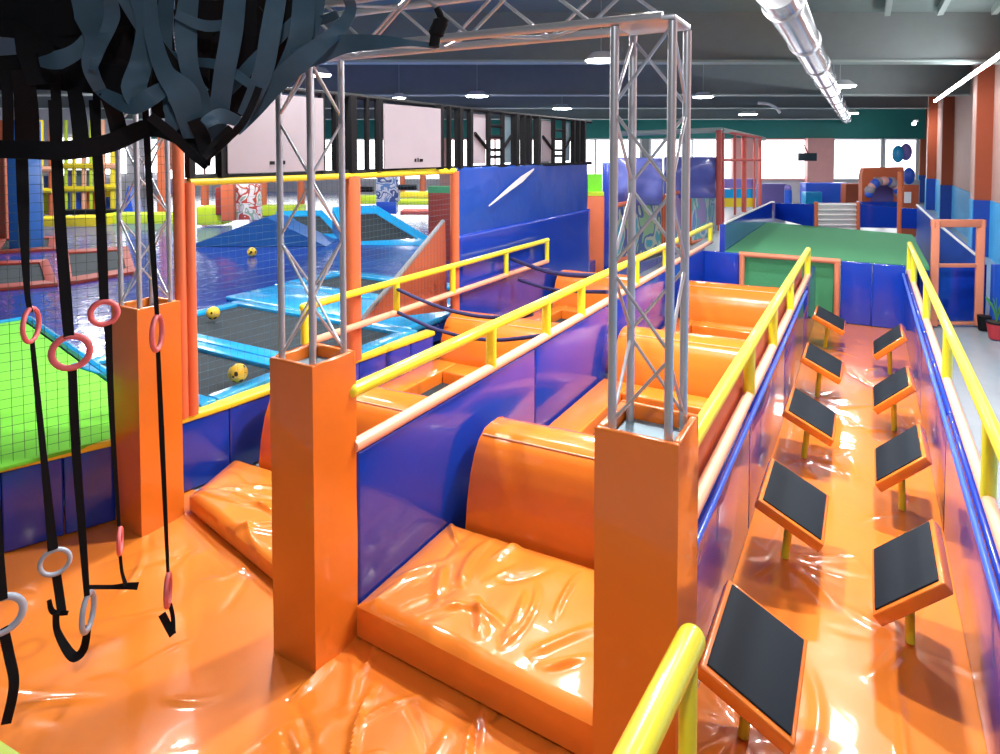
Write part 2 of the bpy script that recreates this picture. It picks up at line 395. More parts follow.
def truss_beam(a, b, label, z0=4.41, hh=.31):
    a, b = V((*a, z0)), V((*b, z0)); d = (b - a).normalized(); sd = V((-d.y, d.x, 0)) * hh / 2; up = V((0, 0, hh))
    t = thing('truss_beam', label, 'truss', a)
    cs = [-sd, sd, sd + up, -sd + up]
    for c_ in cs: MB().tube([a + c_, b + c_], .026, 12).obj('chord', 'steel', t)
    n = max(2, round((b - a).length / .4))
    for f in range(4):
        for j in range(n):
            p0, p1 = a.lerp(b, j / n), a.lerp(b, (j + 1) / n)
            u, v = (cs[f], cs[(f + 1) % 4]) if (j + f) % 2 == 0 else (cs[(f + 1) % 4], cs[f])
            MB().tube([p0 + u, p1 + v], .011, 7).obj('brace', 'steel', t)
truss_beam((P2[0] - .1, P2[1]), (P3[0] + .1, P3[1]), 'horizontal steel truss joining the near and middle pillars')
truss_beam((P1[0], P1[1]), (P2[0] - .1, P2[1]), 'horizontal steel truss above the hanging rings behind black webbing')

# ------------------------------------------------------------------ orange ground mats
def mat_quad(c, z, seed, a, nx, ny, cr, thick=.03):
    c = [V((*q, 0)) for q in c]
    def fn(u, v):
        q = c[0].lerp(c[1], u).lerp(c[3].lerp(c[2], u), v); e = min(1, min(u, 1 - u, v, 1 - v) * 12)
        return V((q.x, q.y, z + wrinkle(q.x, q.y, a, cr, seed) * (.3 + .7 * e) - .05 * (1 - e) ** 2))
    return MB().grid(fn, nx, ny, thick)
def mat_top(x0, x1, y0, y1, z, seed, a, nx, ny, cr):
    def fn(u, v):
        x, y = lerp(x0, x1, u), lerp(y0, y1, v)
        e = min(1, min(u, 1 - u, v, 1 - v) * 14)
        return V((x, y, z + wrinkle(x, y, a, cr, seed) * (.25 + .75 * e)))
    return MB().grid(fn, nx, ny)
FEET = [tuple(on_z(*p, .01).xy) for p in ((743, 737), (785, 558), (804, 458), (817, 397), (825, 348), (910, 643), (902, 510), (894, 431), (890, 375))]
cr = creases(3, 26, -6.6, -1.0, 1.2, 3.4, 1.2, .8, .15, .7, .03, .016) + creases(5, 34, -3.3, -1.2, 1.8, 3.5, 1.9, .6, .2, .7, .028, .032) + creases(6, 10, -6.2, -3.9, 3.0, 3.9, 2.6, .3, .3, .8, .03, .018)
tag(mat_top(-7.25, -.62, .6, 4.3, 0, 1.3, .010, 330, 190, cr).obj('floor_mat', 'orange_wrinkled'), 'large wrinkled orange floor mat below the hanging rings', 'mat')
cr = creases(9, 120, -.9, .65, 1.5, 15, 1.57, .5, .3, 1.2, .03, .016, FEET)
tag(mat_top(-.945, .712, .6, 15.6, 0.005, 8.1, .008, 90, 480, cr).obj('floor_mat', 'orange_wrinkled'), 'long wrinkled orange floor mat under the tilted steps', 'mat')
cr = creases(12, 24, -3.2, -1.1, 3.55, 4.6, 1.5, .55, .25, .8, .03, .034)
tag(mat_quad([(-3.30, 3.56), (-1.29, 3.50), (-1.06, 4.90), (-3.30, 4.80)], .31, 3.7, .02, 170, 95, cr).obj('crash_mat', 'orange_wrinkled'), 'thick wrinkled orange crash mat between the near and middle pillars', 'mat')
cr = creases(15, 30, -6.2, -3.9, 3.75, 4.6, .1, .25, .3, 1.2, .025, .022)
tag(mat_quad([(-5.98, 4.0), (-4.05, 3.62), (-3.80, 4.90), (-6.26, 4.75)], .21, 5.2, .012, 170, 75, cr).obj('crash_mat', 'orange_wrinkled'), 'low wrinkled orange crash mat between the middle and left pillars', 'mat')
a = on_z(-20, 742, .03); b = on_z(22, 757, .03)
tag(MB().prism([on_z(-60, 735, .03), on_z(0, 744, .03), on_z(24, 760, .03), on_z(-60, 790, .03)], (0, 0, .03), .008).obj('floor_pad', 'lime'), 'lime corner pad on the orange mat at the bottom left', 'pad')

# ------------------------------------------------------------------ lane walls
def wall_panels(x, th, segs, z1, labels, m='blue', group=None):
    for (y0, y1), lb in zip(segs, labels):
        tag(MB().box((x, (y0 + y1) / 2, z1 / 2 + .01), (th, y1 - y0 - .012, z1), bev=.025).obj('wall_pad', m), lb, 'wall pad', group)
wall_panels(-3.38, .13, [(3.60, 6.6), (6.6, 9.4), (9.4, 12.5), (12.5, 15.55)], 1.42,
    ['blue wall pad right of the middle pillar, nearest in its row', 'blue wall pad beside the trampoline past the first orange block, second in its row', 'third blue wall pad between the two middle lanes', 'furthest blue wall pad between the two middle lanes'], group='blue wall pads of the middle lane')
wall_panels(-.985, .09, [(3.67, 6.5), (6.5, 9.5), (9.5, 12.5), (12.5, 15.5)], 1.2,
    ['blue wall pad behind the nearest pillar, left of the steps', 'second blue wall pad left of the tilted steps', 'third blue wall pad left of the tilted steps', 'last blue wall pad left of the tilted steps'], group='blue wall pads left of the steps')
wall_panels(.75, .09, [(1.0, 4.2), (4.2, 7.4), (7.4, 10.6), (10.6, 15.5)], 1.2,
    ['blue wall pad right of the steps, nearest the camera', 'second blue wall pad right of the tilted steps', 'third blue wall pad right of the tilted steps', 'last blue wall pad right of the tilted steps'], group='blue wall pads right of the steps')
tag(MB().tube([(-.905, 3.7, 1.215), (-.905, 12.6, 1.215)], .022).obj('blue_pipe', 'blue_mid'), 'thin bright blue pipe along the left edge of the step lane', 'pipe')
tag(MB().tube([(.67, 1.5, 1.215), (.67, 15.4, 1.215)], .022).obj('blue_pipe', 'blue_mid'), 'thin bright blue pipe along the right edge of the step lane', 'pipe')

# ------------------------------------------------------------------ hand rails
def rail(x, y0, y1, zt, zl, posts, label, r=.048, ends=(True, True), lower='peach', xt=None, zb=None):
    t = thing('handrail', label, 'railing', (x, y0, zl))
    X = lambda y: x
    MB().tube([(x, lerp(y0, y1, k / 8), zt) for k in range(9)], r, 14).obj('top_rail', 'yellow', t)
    if lower: MB().tube([(x, y0, zl), (x, y1, zl)], r * .95, 14).obj('lower_rail', lower, t)
    for y in posts:
        MB().tube([(x, y, (zb if zb is not None else zl + .0)), (x, y, zt)], r, 14).obj('post', 'yellow', t)
    for y in (y0, y1): MB().sphere((x, y, zt), r * 1.0).obj('rail_cap', 'yellow', t)
    return t
rail(-.97, 3.74, 13.7, 1.81, 1.32, [6.6, 8.4, 10.4, 13.6], 'yellow handrail running left of the tilted steps', r=.055)
rail(.775, 1.2, 15.5, 1.83, 1.285, [3.0, 5.5, 8.2, 11.0, 14.0, 15.4], 'yellow handrail running right of the tilted steps')
rail(-3.34, 3.58, 16.3, 1.91, 1.48, [5.63, 6.94, 8.03, 10.4, 12.2, 13.9, 16.25], 'long yellow handrail behind the middle pillar down the middle lane', r=.055)
rail(-5.9, 5.48, 12.3, 1.83, 1.38, [5.5, 7.25, 8.7, 10.5, 12.28], 'yellow handrail with ropes next to the tall blue sheet')
tag(MB().box((-1.062, 8.6, 1.43), (.04, 9.6, .40), bev=.02).obj('side_pad', 'orange_matte'), 'long orange pad strip under the yellow handrail left of the steps', 'pad')
# near handrail at the bottom edge
a, b = on_z(691, 640, 1.81), on_z(612, 800, 1.81)
t = thing('handrail', 'short thick yellow handrail at the bottom edge by the nearest pillar', 'railing', (a.x, a.y, 0))
MB().tube([a, b], .055, 16).obj('top_rail', 'yellow', t); MB().sphere(a, .055).obj('rail_cap', 'yellow', t)
MB().tube([(a.x + .005, a.y - .06, .03), (a.x + .005, a.y - .06, 1.79)], .035, 14).obj('post', 'yellow', t)
MB().tube([(b.x, b.y, .03), (b.x, b.y, 1.79)], .045, 14).obj('post', 'yellow', t)

# ------------------------------------------------------------------ tilted steps
def make_step(sgn, tilt):
    t = thing('tilted_step', 'x', 'step', (0, 0, 0), 'tilted steps on yellow posts')
    Rt = Matrix.Rotation(sgn * math.radians(tilt), 3, 'Y'); cx = .06 if sgn > 0 else -.02; cz = .555 if sgn > 0 else .57
    bd = MB().box((cx, 0, cz), (.57, .88, .09), rot=Rt, bev=.014).obj('board', 'orange', t)
    n = Rt @ V((0, 0, .05))
    MB().box((cx + n.x, 0, cz + n.z), (.505, .80, .014), rot=Rt, bev=.005).obj('grip_surface', 'black', bd)['label'] = 'black rubber grip surface'
    MB().tube([(0, 0, .02), (cx * .8, 0, cz - .03)], .034, 14).obj('post', 'yellow', t)['label'] = 'yellow post'
    return t
SL = make_step(1, 26); SR = make_step(-1, 43)
order = ['nearest', 'second', 'third', 'fourth', 'furthest']
for i, (x, y, _) in enumerate([on_z(*p, .01) for p in ((743, 737), (785, 558), (804, 458), (817, 397), (825, 348))]):
    lb = 'black topped orange step tilting right, %s in the left row of steps' % order[i]
    if i == 0: SL.location = (x, y, 0); SL['label'] = lb; SL['_o'] = (x, y, 0)
    else: dup(SL, (x, y, 0), lb)
for i, (x, y, _) in enumerate([on_z(*p, .01) for p in ((910, 643), (902, 510), (894, 431), (890, 375))]):
    lb = 'black topped orange step tilting left, %s in the right row of steps' % (order[i] if i < 3 else 'furthest')
    if i == 0: SR.location = (x, y, 0); SR['label'] = lb; SR['_o'] = (x, y, 0)
    else: dup(SR, (x, y, 0), lb)

# ------------------------------------------------------------------ vault blocks and lane trampolines
def block(x0, x1, y, label, h=1.05):
    t = thing('vault_block', label, 'block', ((x0 + x1) / 2, y, 0), 'orange vault blocks')
    prof = [(0, .02), (.01, .2), (.04, .45), (.10, .70), (.17, .86), (.25, .97), (.36, 1.035), (.48, h), (.62, h), (.72, 1.02), (.82, .93), (.92, .75), (1.02, .45), (1.06, .02)]
    m = MB(); n = 16; sk = .06
    def fn(u, v):
        k = min(int(v * (len(prof) - 1) + 1e-6), len(prof) - 2); f = v * (len(prof) - 1) - k
        a, b = lerp(prof[k][0], prof[k + 1][0], f), lerp(prof[k][1], prof[k + 1][1], f); x = lerp(x0, x1, u)
        e = .008 * noise.noise(V((x * 2.5, a * 4 + y, b * 4)))
        return V((x, y + a + (x - x0) * sk + e, b + (e if b > .1 else 0)))
    m.grid(fn, n, (len(prof) - 1) * 3)
    for x in (x0, x1):
        m.bm.faces.new([m.bm.verts.new((x, y + a + (x - x0) * sk, b)) for a, b in prof])
    bmesh.ops.remove_doubles(m.bm, verts=m.bm.verts, dist=.0005)
    fb = m.obj('foam_body', 'orange', t); fb['_o'] = t['_o']
    MB().tube([(x0 + .02, y + .30, 1.005), (x1 - .02, y + .30 + (x1 - x0) * sk, 1.005)], .008, 6).obj('piping', 'peach', fb)['label'] = 'pale stitched piping'
    return t
for i, y in enumerate((4.86, 8.80, 12.80)):
    block(-3.17, -1.06, y, 'orange vault block in the middle lane, ' + ['nearest one behind the wrinkled crash mat', 'second one seen through the near truss', 'furthest one in front of the green goal'][i])
    block(-5.92, -3.50, y - (.05, .5, .2)[i], 'orange vault block in the rope lane, ' + ['nearest one right of the middle pillar', 'second one under the sagging ropes', 'furthest at the lane end'][i])
def lane_tramp(x0, x1, y0, y1, label):
    t = thing('lane_trampoline', label, 'trampoline', ((x0 + x1) / 2, y0, 0), 'orange rimmed lane trampolines')
    z = .40; w = .42
    for (a, b, c_, d) in ((x0, x0 + w, y0, y1), (x1 - w, x1, y0, y1), (x0 + w, x1 - w, y1 - w, y1), (x0 + w, x1 - w, y0, y0 + .2)):
        MB().box(((a + b) / 2, (c_ + d) / 2, z / 2 + .02), (b - a, d - c_, z), bev=.03).obj('rim_pad', 'orange', t)
    MB().box(((x0 + x1) / 2, (y0 + y1) / 2, .22), (x1 - x0 - 2 * w, y1 - y0 - w - .2, .03)).obj('bed', 'bed', t)
lane_tramp(-3.29, -1.05, 6.12, 8.74, 'orange rimmed trampoline behind the first block of the middle lane')
lane_tramp(-3.29, -1.05, 10.08, 12.74, 'orange rimmed trampoline behind the second block of the middle lane')
lane_tramp(-5.92, -3.50, 6.10, 8.24, 'orange rimmed trampoline behind the first block of the rope lane')
lane_tramp(-5.92, -3.50, 9.60, 12.55, 'orange rimmed trampoline behind the second block of the rope lane')

# ------------------------------------------------------------------ ropes across the rope lane
def rope(ends, px, label, r=.026):
    n = len(px); pts = []
    (p0, x0), (p1, x1) = (px[0], ends[0]), (px[-1], ends[1])
    a, b = on_x(*p0, x0), on_x(*p1, x1)
    for p in px:
        u = (p[0] - px[0][0]) / (px[-1][0] - px[0][0]); D = lerp(a.dot(FW), b.dot(FW), u); pts.append(at(*p, D))
    tag(MB().tube(sub(pts, 5), r, 8).obj('barrier_rope', 'rope'), label, 'rope', 'sagging navy ropes')
rope((-5.88, -3.36), [(397, 289), (426, 302), (456, 312), (486, 317), (516, 317), (532, 314)], 'upper sagging navy rope of the pair nearest the camera')
rope((-5.88, -3.36), [(397, 312), (430, 327), (452, 334), (470, 338), (501, 340), (546, 335)], 'lower sagging navy rope of the pair nearest the camera')
rope((-5.88, -3.36), [(512, 259), (536, 268), (550, 272), (572, 275), (600, 276)], 'upper sagging navy rope of the pair by the tall blue sheet', .04)
rope((-5.88, -3.36), [(519, 280), (538, 286), (550, 289), (567, 291), (607, 292)], 'lower sagging navy rope of the pair by the tall blue sheet', .03)

# ------------------------------------------------------------------ arena edge wall (polyline)
WZ = .85
WP = [on_z(p[0], p[1], WZ) for p in ((-60, 476), (0, 465), (120, 437), (230, 402), (360, 357), (434, 331))]
WP += [V((-6.15, 9.4, WZ)), V((-6.12, 15.0, WZ)), V((-6.1, 17, WZ))]
def on_wall(px, py):
    """point of the arena edge wall seen through a pixel"""
    d = ray(px, py); best = None
    for a, b in zip(WP, WP[1:]):
        # solve C0.xy + d.xy*t on segment
        ex, ey = b.x - a.x, b.y - a.y; den = d.x * ey - d.y * ex
        if abs(den) < 1e-9: continue
        t = ((a.x) * ey - (a.y) * ex) / den; u = ((a.x) * d.y - (a.y) * d.x) / den
        if t > 0 and -.02 <= u <= 1.02: return C0 + d * t
    d2 = ray(px, py); return on_x(px, py, -6.12)
for i in range(5):
    a, b = WP[i], WP[i + 1]; d = (b - a); L_ = d.length; rz = math.atan2(d.y, d.x); nrm = V((-d.y, d.x, 0)).normalized()
    mid = (a + b) / 2 + nrm * .08
    lab = ['blue arena wall pad at the far left edge of the photo', 'blue arena wall pad below the lime turf, left of the left pillar', 'blue arena wall pad behind the left pillar', 'blue arena wall pad between the left and middle pillars', 'blue arena wall pad right of the middle pillar'][i]
    w = thing('arena_wall', lab, 'wall pad', (mid.x, mid.y, 0), 'blue arena wall pads')
    n = 3 if L_ > 1.5 else 2
    for j in range(n):
        q = a.lerp(b, (j + .5) / n) + nrm * .08
        MB().box((q.x, q.y, WZ / 2 - .03), (L_ / n - .008, .14, WZ - .08), rz, bev=.02).obj('panel', 'blue', w)
    MB().box((mid.x, mid.y, WZ - .035), (L_ + .02, .2, .075), rz, bev=.02).obj('yellow_edge', 'yellow_pad', w)
# posts in the net plane
def post(px, pyb, r, label, cap=None, z0=WZ, z1=3.38):
    q = on_wall(px, pyb)
    o = MB().tube([(q.x, q.y, z0), (q.x, q.y, z1)], r, 16).obj('padded_post', 'orange_matte'); tag(o, label, 'post', 'orange net posts'); return q
qA = post(183, 418, .06, 'left one of the two slim orange posts standing close together by the left pillar', z1=4.2)
qB = post(193, 418, .06, 'right one of the two slim orange posts standing close together by the left pillar')
qC = post(354, 355, .105, 'thick orange post behind the middle pillar truss')
qD = post(455, 325, .08, 'orange post at the left edge of the tall blue sheet')
for k, (p, q, lb) in enumerate(((qB, qC, 'yellow bar over the net between the slim posts and the thick orange post'), (qC, qD, 'yellow bar over the net between the thick orange post and the blue sheet'))):
    a, b = V((p.x, p.y, 3.39)), V((q.x, q.y, 3.39))
    tag(MB().tube([a, b], .05, 12).obj('yellow_bar', 'yellow_pad'), lb, 'bar')
def net(pts, z0, z1, label, cell=.085, r=.0022, m='net'):
    mb = MB(); L_ = sum((b - a).length for a, b in zip(pts, pts[1:]))
    def P(s):
        for a, b in zip(pts, pts[1:]):
            l = (b - a).length
            if s <= l + 1e-6: return a.lerp(b, s / l)
            s -= l
        return pts[-1]
    n = int(L_ / cell)
    for i in range(n + 1):
        q = P(i * L_ / n); mb.tube([(q.x, q.y, z0), (q.x, q.y, z1)], r, 3)
    k = int((z1 - z0) / cell)
    for j in range(k + 1):
        z = z0 + (z1 - z0) * j / k; mb.tube([(p.x, p.y, z) for p in pts], r, 3)
    tag(mb.obj('safety_net', m), label, 'net')
fl = lambda v: V((v.x, v.y, 0))
net([fl(WP[0]), fl(WP[1]), fl(WP[2]), fl(qA)], WZ, 3.75, 'fine dark safety net in front of the lime turf')
net([fl(qB), fl(WP[3]), fl(qC)], WZ, 3.36, 'fine safety net between the slim orange posts and the thick post', m='net_pale', r=.0014)
net([fl(qC), fl(qD)], WZ, 3.36, 'fine safety net between the thick orange post and the blue sheet', m='net_pale', r=.0014)
# tall blue sheet
a, b = on_wall(460, 300), on_x(586, 280, -6.12)
bs = thing('blue_sheet', 'tall blue vinyl sheet with a white slash under the black fence', 'sheet', (-6.13, 12, .05))
def sheet(y0, y1, z0, z1, x, m, nm, par, amp=.03):
    def fn(u, v):
        y, z = lerp(y0, y1, u), lerp(z0, z1, v)
        return V((x + amp * noise.noise(V((y * .8, z * .9, x))) + amp * .5 * noise.noise(V((y * 2.1, z * .6, 3 + x))), y, z))
    mb = MB().grid(fn, 60, 30); ob = mb.obj(nm, m, par)
    sm = ob.modifiers.new('thick', 'SOLIDIFY'); sm.thickness = .02
    return ob
sheet(a.y - .12, b.y, 2.25, 3.44, -6.12, 'blue_sheet', 'upper_sheet', bs)
sheet(a.y - .12, b.y + .1, .05, 2.28, -6.08, 'blue', 'lower_panel', bs, .012)
pts = [on_x(489, 206, -6.05), on_x(508, 190, -6.05), on_x(522, 179, -6.05), on_x(534, 169, -6.05)]
MB().ribbon(pts, [.02, .09, .13, .03], side=(1, 0, 0), th=.008).obj('white_slash', 'white', bs)
# orange wedge wall left of the sheet
pl = [on_wall(453, 222), on_wall(400, 288), on_wall(372, 322), on_wall(455, 312)]
nv = V((-.09, .02, 0)); pl = [p + V((-.16, 0, 0)) for p in pl]
w = thing('wedge_wall', 'orange triangular wall with a grey edge left of the blue sheet', 'wall', (pl[3].x, pl[3].y, .7))
MB().prism(pl, nv).obj('panel', 'wedge_brown', w)
MB().tube([pl[0] + nv / 2, pl[1] + nv / 2, pl[2] + nv / 2], .04, 8).obj('edge_strip', 'edge_grey', w)
# black upper fence
fz0, fz1 = 3.43, 4.47
fe = thing('black_fence', 'black slatted fence along the top above the yellow bar and blue sheet', 'fence', (-6.2, 10, fz0), None)
def fence_post(px, r):
    q = on_wall(px, 165); MB().box((q.x, q.y, (fz0 + fz1) / 2), (r * 2, r * 2, fz1 - fz0), .1).obj('slat', 'black_frame', fe); return q
for px, wp in ((190, 7), (222, 9), (322, 5), (336, 6), (351, 9), (367, 4), (379, 6), (440, 6), (449, 4), (459, 7), (470, 5), (515, 7), (523, 5), (529, 5), (537, 6), (573, 4), (578, 4), (583, 5)):
    q = on_wall(px, 165); fence_post(px, wp * q.dot(FW) / F / 2)
tp = [fl(qB), fl(WP[4]), V((-6.17, 8.6, 0)), V((-6.15, 10, 0)), V((-6.12, 15.3, 0))]
MB().tube([V((p.x, p.y, fz1)) for p in tp], .04, 8).obj('top_bar', 'black_frame', fe)
MB().tube([V((p.x, p.y, fz0)) for p in tp], .04, 8).obj('bottom_bar', 'black_frame', fe)
def board(x0, x1, y0, y1, label, marks):
    a, b = on_wall(x0, y1), on_wall(x1, y1); z0 = 3.47; z1 = 4.40
    t = thing('wall_board', label, 'board', (a.x, a.y, z0), 'pale boards')
    d = (b - a); d.z = 0; n = V((d.y, -d.x, 0)).normalized(); off = n * .06
    A, B = fl(a) + off, fl(b) + off
    MB().prism([V((A.x, A.y, z0)), V((B.x, B.y, z0)), V((B.x, B.y, z1)), V((A.x, A.y, z1))], -n * .03).obj('panel', 'board', t)
    mm = MB()
    for u, wd, hh in marks:
        q = A.lerp(B, u) + n * .006; q2 = A.lerp(B, u + wd) + n * .006
        mm.prism([V((q.x, q.y, z0 + .09)), V((q2.x, q2.y, z0 + .09)), V((q2.x, q2.y, z0 + .09 + hh)), V((q.x, q.y, z0 + .09 + hh))], -n * .004)
    mm.obj('small_print', 'black_frame', t)
board(225, 321, 95, 170, 'larger pale board behind the middle truss', [(.40, .05, .04), (.47, .02, .06), (.50, .06, .045)])
board(382, 438, 100, 167, 'smaller pale board right of the middle truss', [(.50, .03, .05), (.55, .02, .06), (.59, .06, .045)])
def hoop(x0, x1, label):
    a, b = fl(on_wall(x0, 165)), fl(on_wall(x1, 165)); d = (b - a); n = V((d.y, -d.x, 0)).normalized()
    t = thing('hoop_frame', label, 'backboard frame', (a.x, a.y, fz0), 'hoop frames')
    Q = lambda u, z, o=.0: V((*(a.lerp(b, u) + n * o).xy, z))
    MB().prism([Q(0, 3.5, -.05), Q(.3, 3.5, -.05), Q(.3, 4.4, -.05), Q(0, 4.4, -.05)], n * .02).obj('left_board', 'board', t)
    MB().prism([Q(.72, 3.5, -.05), Q(1, 3.5, -.05), Q(1, 4.4, -.05), Q(.72, 4.4, -.05)], n * .02).obj('right_board', 'plate', t)
    for u in (.34, .72): MB().tube([Q(u, 3.45), Q(u, 4.45)], .05, 8).obj('upright', 'black_frame', t)
    for z in (3.62, 3.75, 4.0, 4.2): MB().tube([Q(.34, z), Q(.72, z)], .03, 8).obj('rung', 'black_frame', t)
    MB().tube([Q(.0, 4.05), Q(.34, 3.75)], .03, 8).obj('strut', 'black_frame', t); MB().tube([Q(1., 4.05), Q(.72, 3.75)], .03, 8).obj('strut', 'black_frame', t)
hoop(475, 512, 'black frame with pale boards above the left half of the blue sheet')
hoop(543, 571, 'black frame with pale boards above the right half of the blue sheet')

# ------------------------------------------------------------------ arena
AZ = .79
tag(MB().prism([(-7.6, 2.2, .45), (-6.75, 5.2, .45), (-6.35, 9.3, .45), (-6.3, 30, .45), (-40, 34, .45), (-40, 2, .45)], (0, 0, AZ - .45)).obj('arena_floor', 'blue_floor', smooth=False), 'glossy dark blue arena floor with wrinkled covers behind the net', 'floor')
def tramp(x0, x1, y0, y1, label, w=.40, pad='cyan', z=AZ, bed='bed'):
    t = thing('trampoline', label, 'trampoline', ((x0 + x1) / 2, (y0 + y1) / 2, z), 'arena trampolines')
    for (a, b, c_, d) in ((x0, x1, y0, y0 + w), (x0, x1, y1 - w, y1), (x0, x0 + w, y0 + w, y1 - w), (x1 - w, x1, y0 + w, y1 - w)):
        MB().box(((a + b) / 2, (c_ + d) / 2, z + .045), (b - a - .01, d - c_ - .01, .09), bev=.02).obj('edge_pad', pad, t)
    MB().box(((x0 + x1) / 2, (y0 + y1) / 2, z + .02), (x1 - x0 - 2 * w, y1 - y0 - 2 * w, .02)).obj('bed', bed, t)
    return t
def tramp_poly(px, w, label, pad, bed, z=AZ):
    c = [on_z(p[0], p[1], z + .08) for p in px]; ctr = sum(c, V((0, 0, 0))) / 4
    t = thing('trampoline', label, 'trampoline', ctr, 'arena trampolines')
    inn = [p.lerp(ctr, w) for p in c]
    for k in range(4):
        q = [c[k], c[(k + 1) % 4], inn[(k + 1) % 4], inn[k]]
        MB().prism(q, (0, 0, -.08), .008).obj('edge_pad', pad, t)
    MB().prism([p - V((0, 0, .05)) for p in inn], (0, 0, -.02)).obj('bed', bed, t)
tramp(-9.2, -6.42, 4.45, 5.98, 'cyan edged trampoline nearest the net between left and middle pillars', .22)
tramp(-10.4, -6.16, 6.0, 8.1, 'cyan edged trampoline second from the camera with a football at its corner', .24)
tag(MB().box((-8.6, 8.75, AZ + .045), (4.6, 1.25, .09), bev=.03).obj('floor_pad', 'cyan'), 'wide shiny cyan floor pad beyond the second trampoline', 'pad')
tramp(-11.0, -6.6, 9.4, 11.4, 'cyan edged trampoline third row behind the thick orange post', .40)
# lime turf area
lt = [on_z(p[0], p[1], AZ + .03) for p in ((-120, 505), (118, 440), (122, 396), (22, 322), (-60, 335))]
tag(MB().prism(lt, (0, 0, .04), .01).obj('turf_patch', 'turf_lime'), 'bright lime turf patch behind the dark net at left', 'turf')
lc = [lt[2], lt[3]]
tag(MB().tube([lt[2] + V((.03, .09, .03)), lt[3] + V((.03, .09, .03)), lt[4] + V((0, .09, .03))], .06, 8).obj('edge_pad', 'cyan'), 'cyan edge strip along the far side of the lime turf', 'pad')
# pyramid and inclined trampolines
def wedge(tri, depth, label, m1, nm='foam_wedge'):
    D = F * (CAMZ - AZ) / (tri[0][1] - 152)
    p = [at(q[0], q[1], D) for q in tri]
    p[0].z = p[2].z = AZ + .01
    return tag(MB().prism(p, FW * depth).obj(nm, m1, smooth=False), label, 'wedge')
wedge([(188, 247), (266, 217), (326, 247)], 1.3, 'dark blue pyramid shaped wedge on the arena floor', 'blue_deep')
def ramp(px, label, lift):
    D0 = F * (CAMZ - AZ) / (px[2][1] - 152) - .05; D1 = D0 + 2.2
    f0, f1, b1, b0 = at(*px[3], D0), at(*px[2], D0), at(*px[1], D1), at(*px[0], D1)
    t = thing('inclined_trampoline', label, 'trampoline', (f0.x, f0.y, AZ), 'inclined arena trampolines')
    ctr = (f0 + f1 + b0 + b1) / 4
    c = [f0, f1, b1, b0]; inn = [p.lerp(ctr, .36) for p in c]
    for k in range(4): MB().prism([c[k], c[(k + 1) % 4], inn[(k + 1) % 4], inn[k]], (0, 0, -.12), .01).obj('edge_pad', 'cyan', t)
    MB().prism([p - V((0, 0, .05)) for p in inn], (0, 0, -.03)).obj('bed', 'bed', t)
    g = MB(); lo = [V((p.x, p.y, AZ + .01)) for p in c]; hi = [p - V((0, 0, .13)) for p in c]
    vs = [g.bm.verts.new(p) for p in lo + hi]
    for k in range(4): g.bm.faces.new((vs[k], vs[(k + 1) % 4], vs[4 + (k + 1) % 4], vs[4 + k]))
    g.bm.faces.new(vs[4:])
    g.obj('skirt', 'blue_deep', t)
ramp([(276, 211), (322, 210), (350, 239), (314, 239)], 'inclined cyan edged trampoline beside the blue pyramid', .5)
ramp([(332, 207), (376, 205), (444, 246), (352, 250)], 'inclined cyan edged trampoline right of the thick orange post', .5)
# row of flat red trampolines at left
tramp_poly([(-40, 291), (58, 283), (48, 259), (-30, 262)], .25, 'dark red edged trampoline at the left edge behind the straps', 'red_dark', 'bed')
tramp_poly([(62, 283), (136, 271), (128, 246), (60, 250)], .25, 'dark red edged trampoline between the hanging straps', 'red_dark', 'bed')
tramp_poly([(-10, 252), (56, 248), (56, 236), (0, 238)], .25, 'dark red edged trampoline in the back row by the blue column', 'red_dark', 'bed')
# footballs
def ball(px, py, label, r=.115, up=.09):
    q = on_z(px, py + 4, AZ + up + r)
    tag(MB().sphere(q, r, 24, 16).obj('football', 'ball'), label, 'ball', 'yellow and black footballs')
ball(238, 369, 'yellow and black football on the nearest cyan edged trampoline')
ball(213, 309, 'yellow football at the corner of the second trampoline', .11)
ball(252, 248, 'small orange football on the blue floor by the pyramid', .13, .0)
ball(408, 270, 'orange football right of the thick post near the wedge wall', .10, .0)

# ------------------------------------------------------------------ hanging straps with rings
def strap_px(par, pts, ws, D, m='webbing', nm='webbing'):
    P_ = [at(x, y, D + 0.02 * math.sin(i * 1.7)) for i, (x, y) in enumerate(pts)]
    n = 5; W = []
    for i in range(len(pts) - 1):
        for k in range(n): W.append(lerp(ws[i], ws[i + 1], k / n) * D / F)
    W.append(ws[-1] * D / F)
    return MB().ribbon(sub(P_, n), W, th=.005).obj(nm, m, par)
def ring_px(par, x, y, hpx, wpx, D, m, nm='ring', r=.016):
    R = hpx * D / F / 2 - r; c = at(x, y, D); f = min(1, max(.04, (wpx * D / F / 2 - r) / R)); ang = math.acos(f)
    vd = V((c.x, c.y, 0)).normalized(); ax = V((vd.y, -vd.x, 0)) * math.cos(ang) + vd * math.sin(ang)
    return MB().torus(c, R, r, ax, (0, 0, 1)).obj(nm, m, par)
T = thing('ring_strap', 'hanging black strap with a slim pink ring, leftmost pink ring', 'strap with rings', at(22, 100, 4.4), 'hanging ring straps')
strap_px(T, [(20, 100), (23, 200), (27, 290), (31, 312)], [10, 10, 5, 4], 4.4)
ring_px(T, 31, 325, 38, 18, 4.4, 'pink')
strap_px(T, [(32, 340), (37, 390), (44, 460), (53, 550)], [4, 5, 6, 9], 4.4)
ring_px(T, 55, 562, 30, 30, 4.4, 'ring_grey')
strap_px(T, [(56, 572), (59, 592), (62, 613)], [8, 8, 8], 4.4, nm='tail')
strap_px(T, [(49, 600), (53, 612), (68, 613)], [4, 5, 4], 4.38, nm='loop')
strap_px(T, [(56, 614), (57, 630), (66, 648), (75, 657), (84, 648), (88, 625)], [6, 6, 8, 9, 8, 6], 4.3, nm='loop')
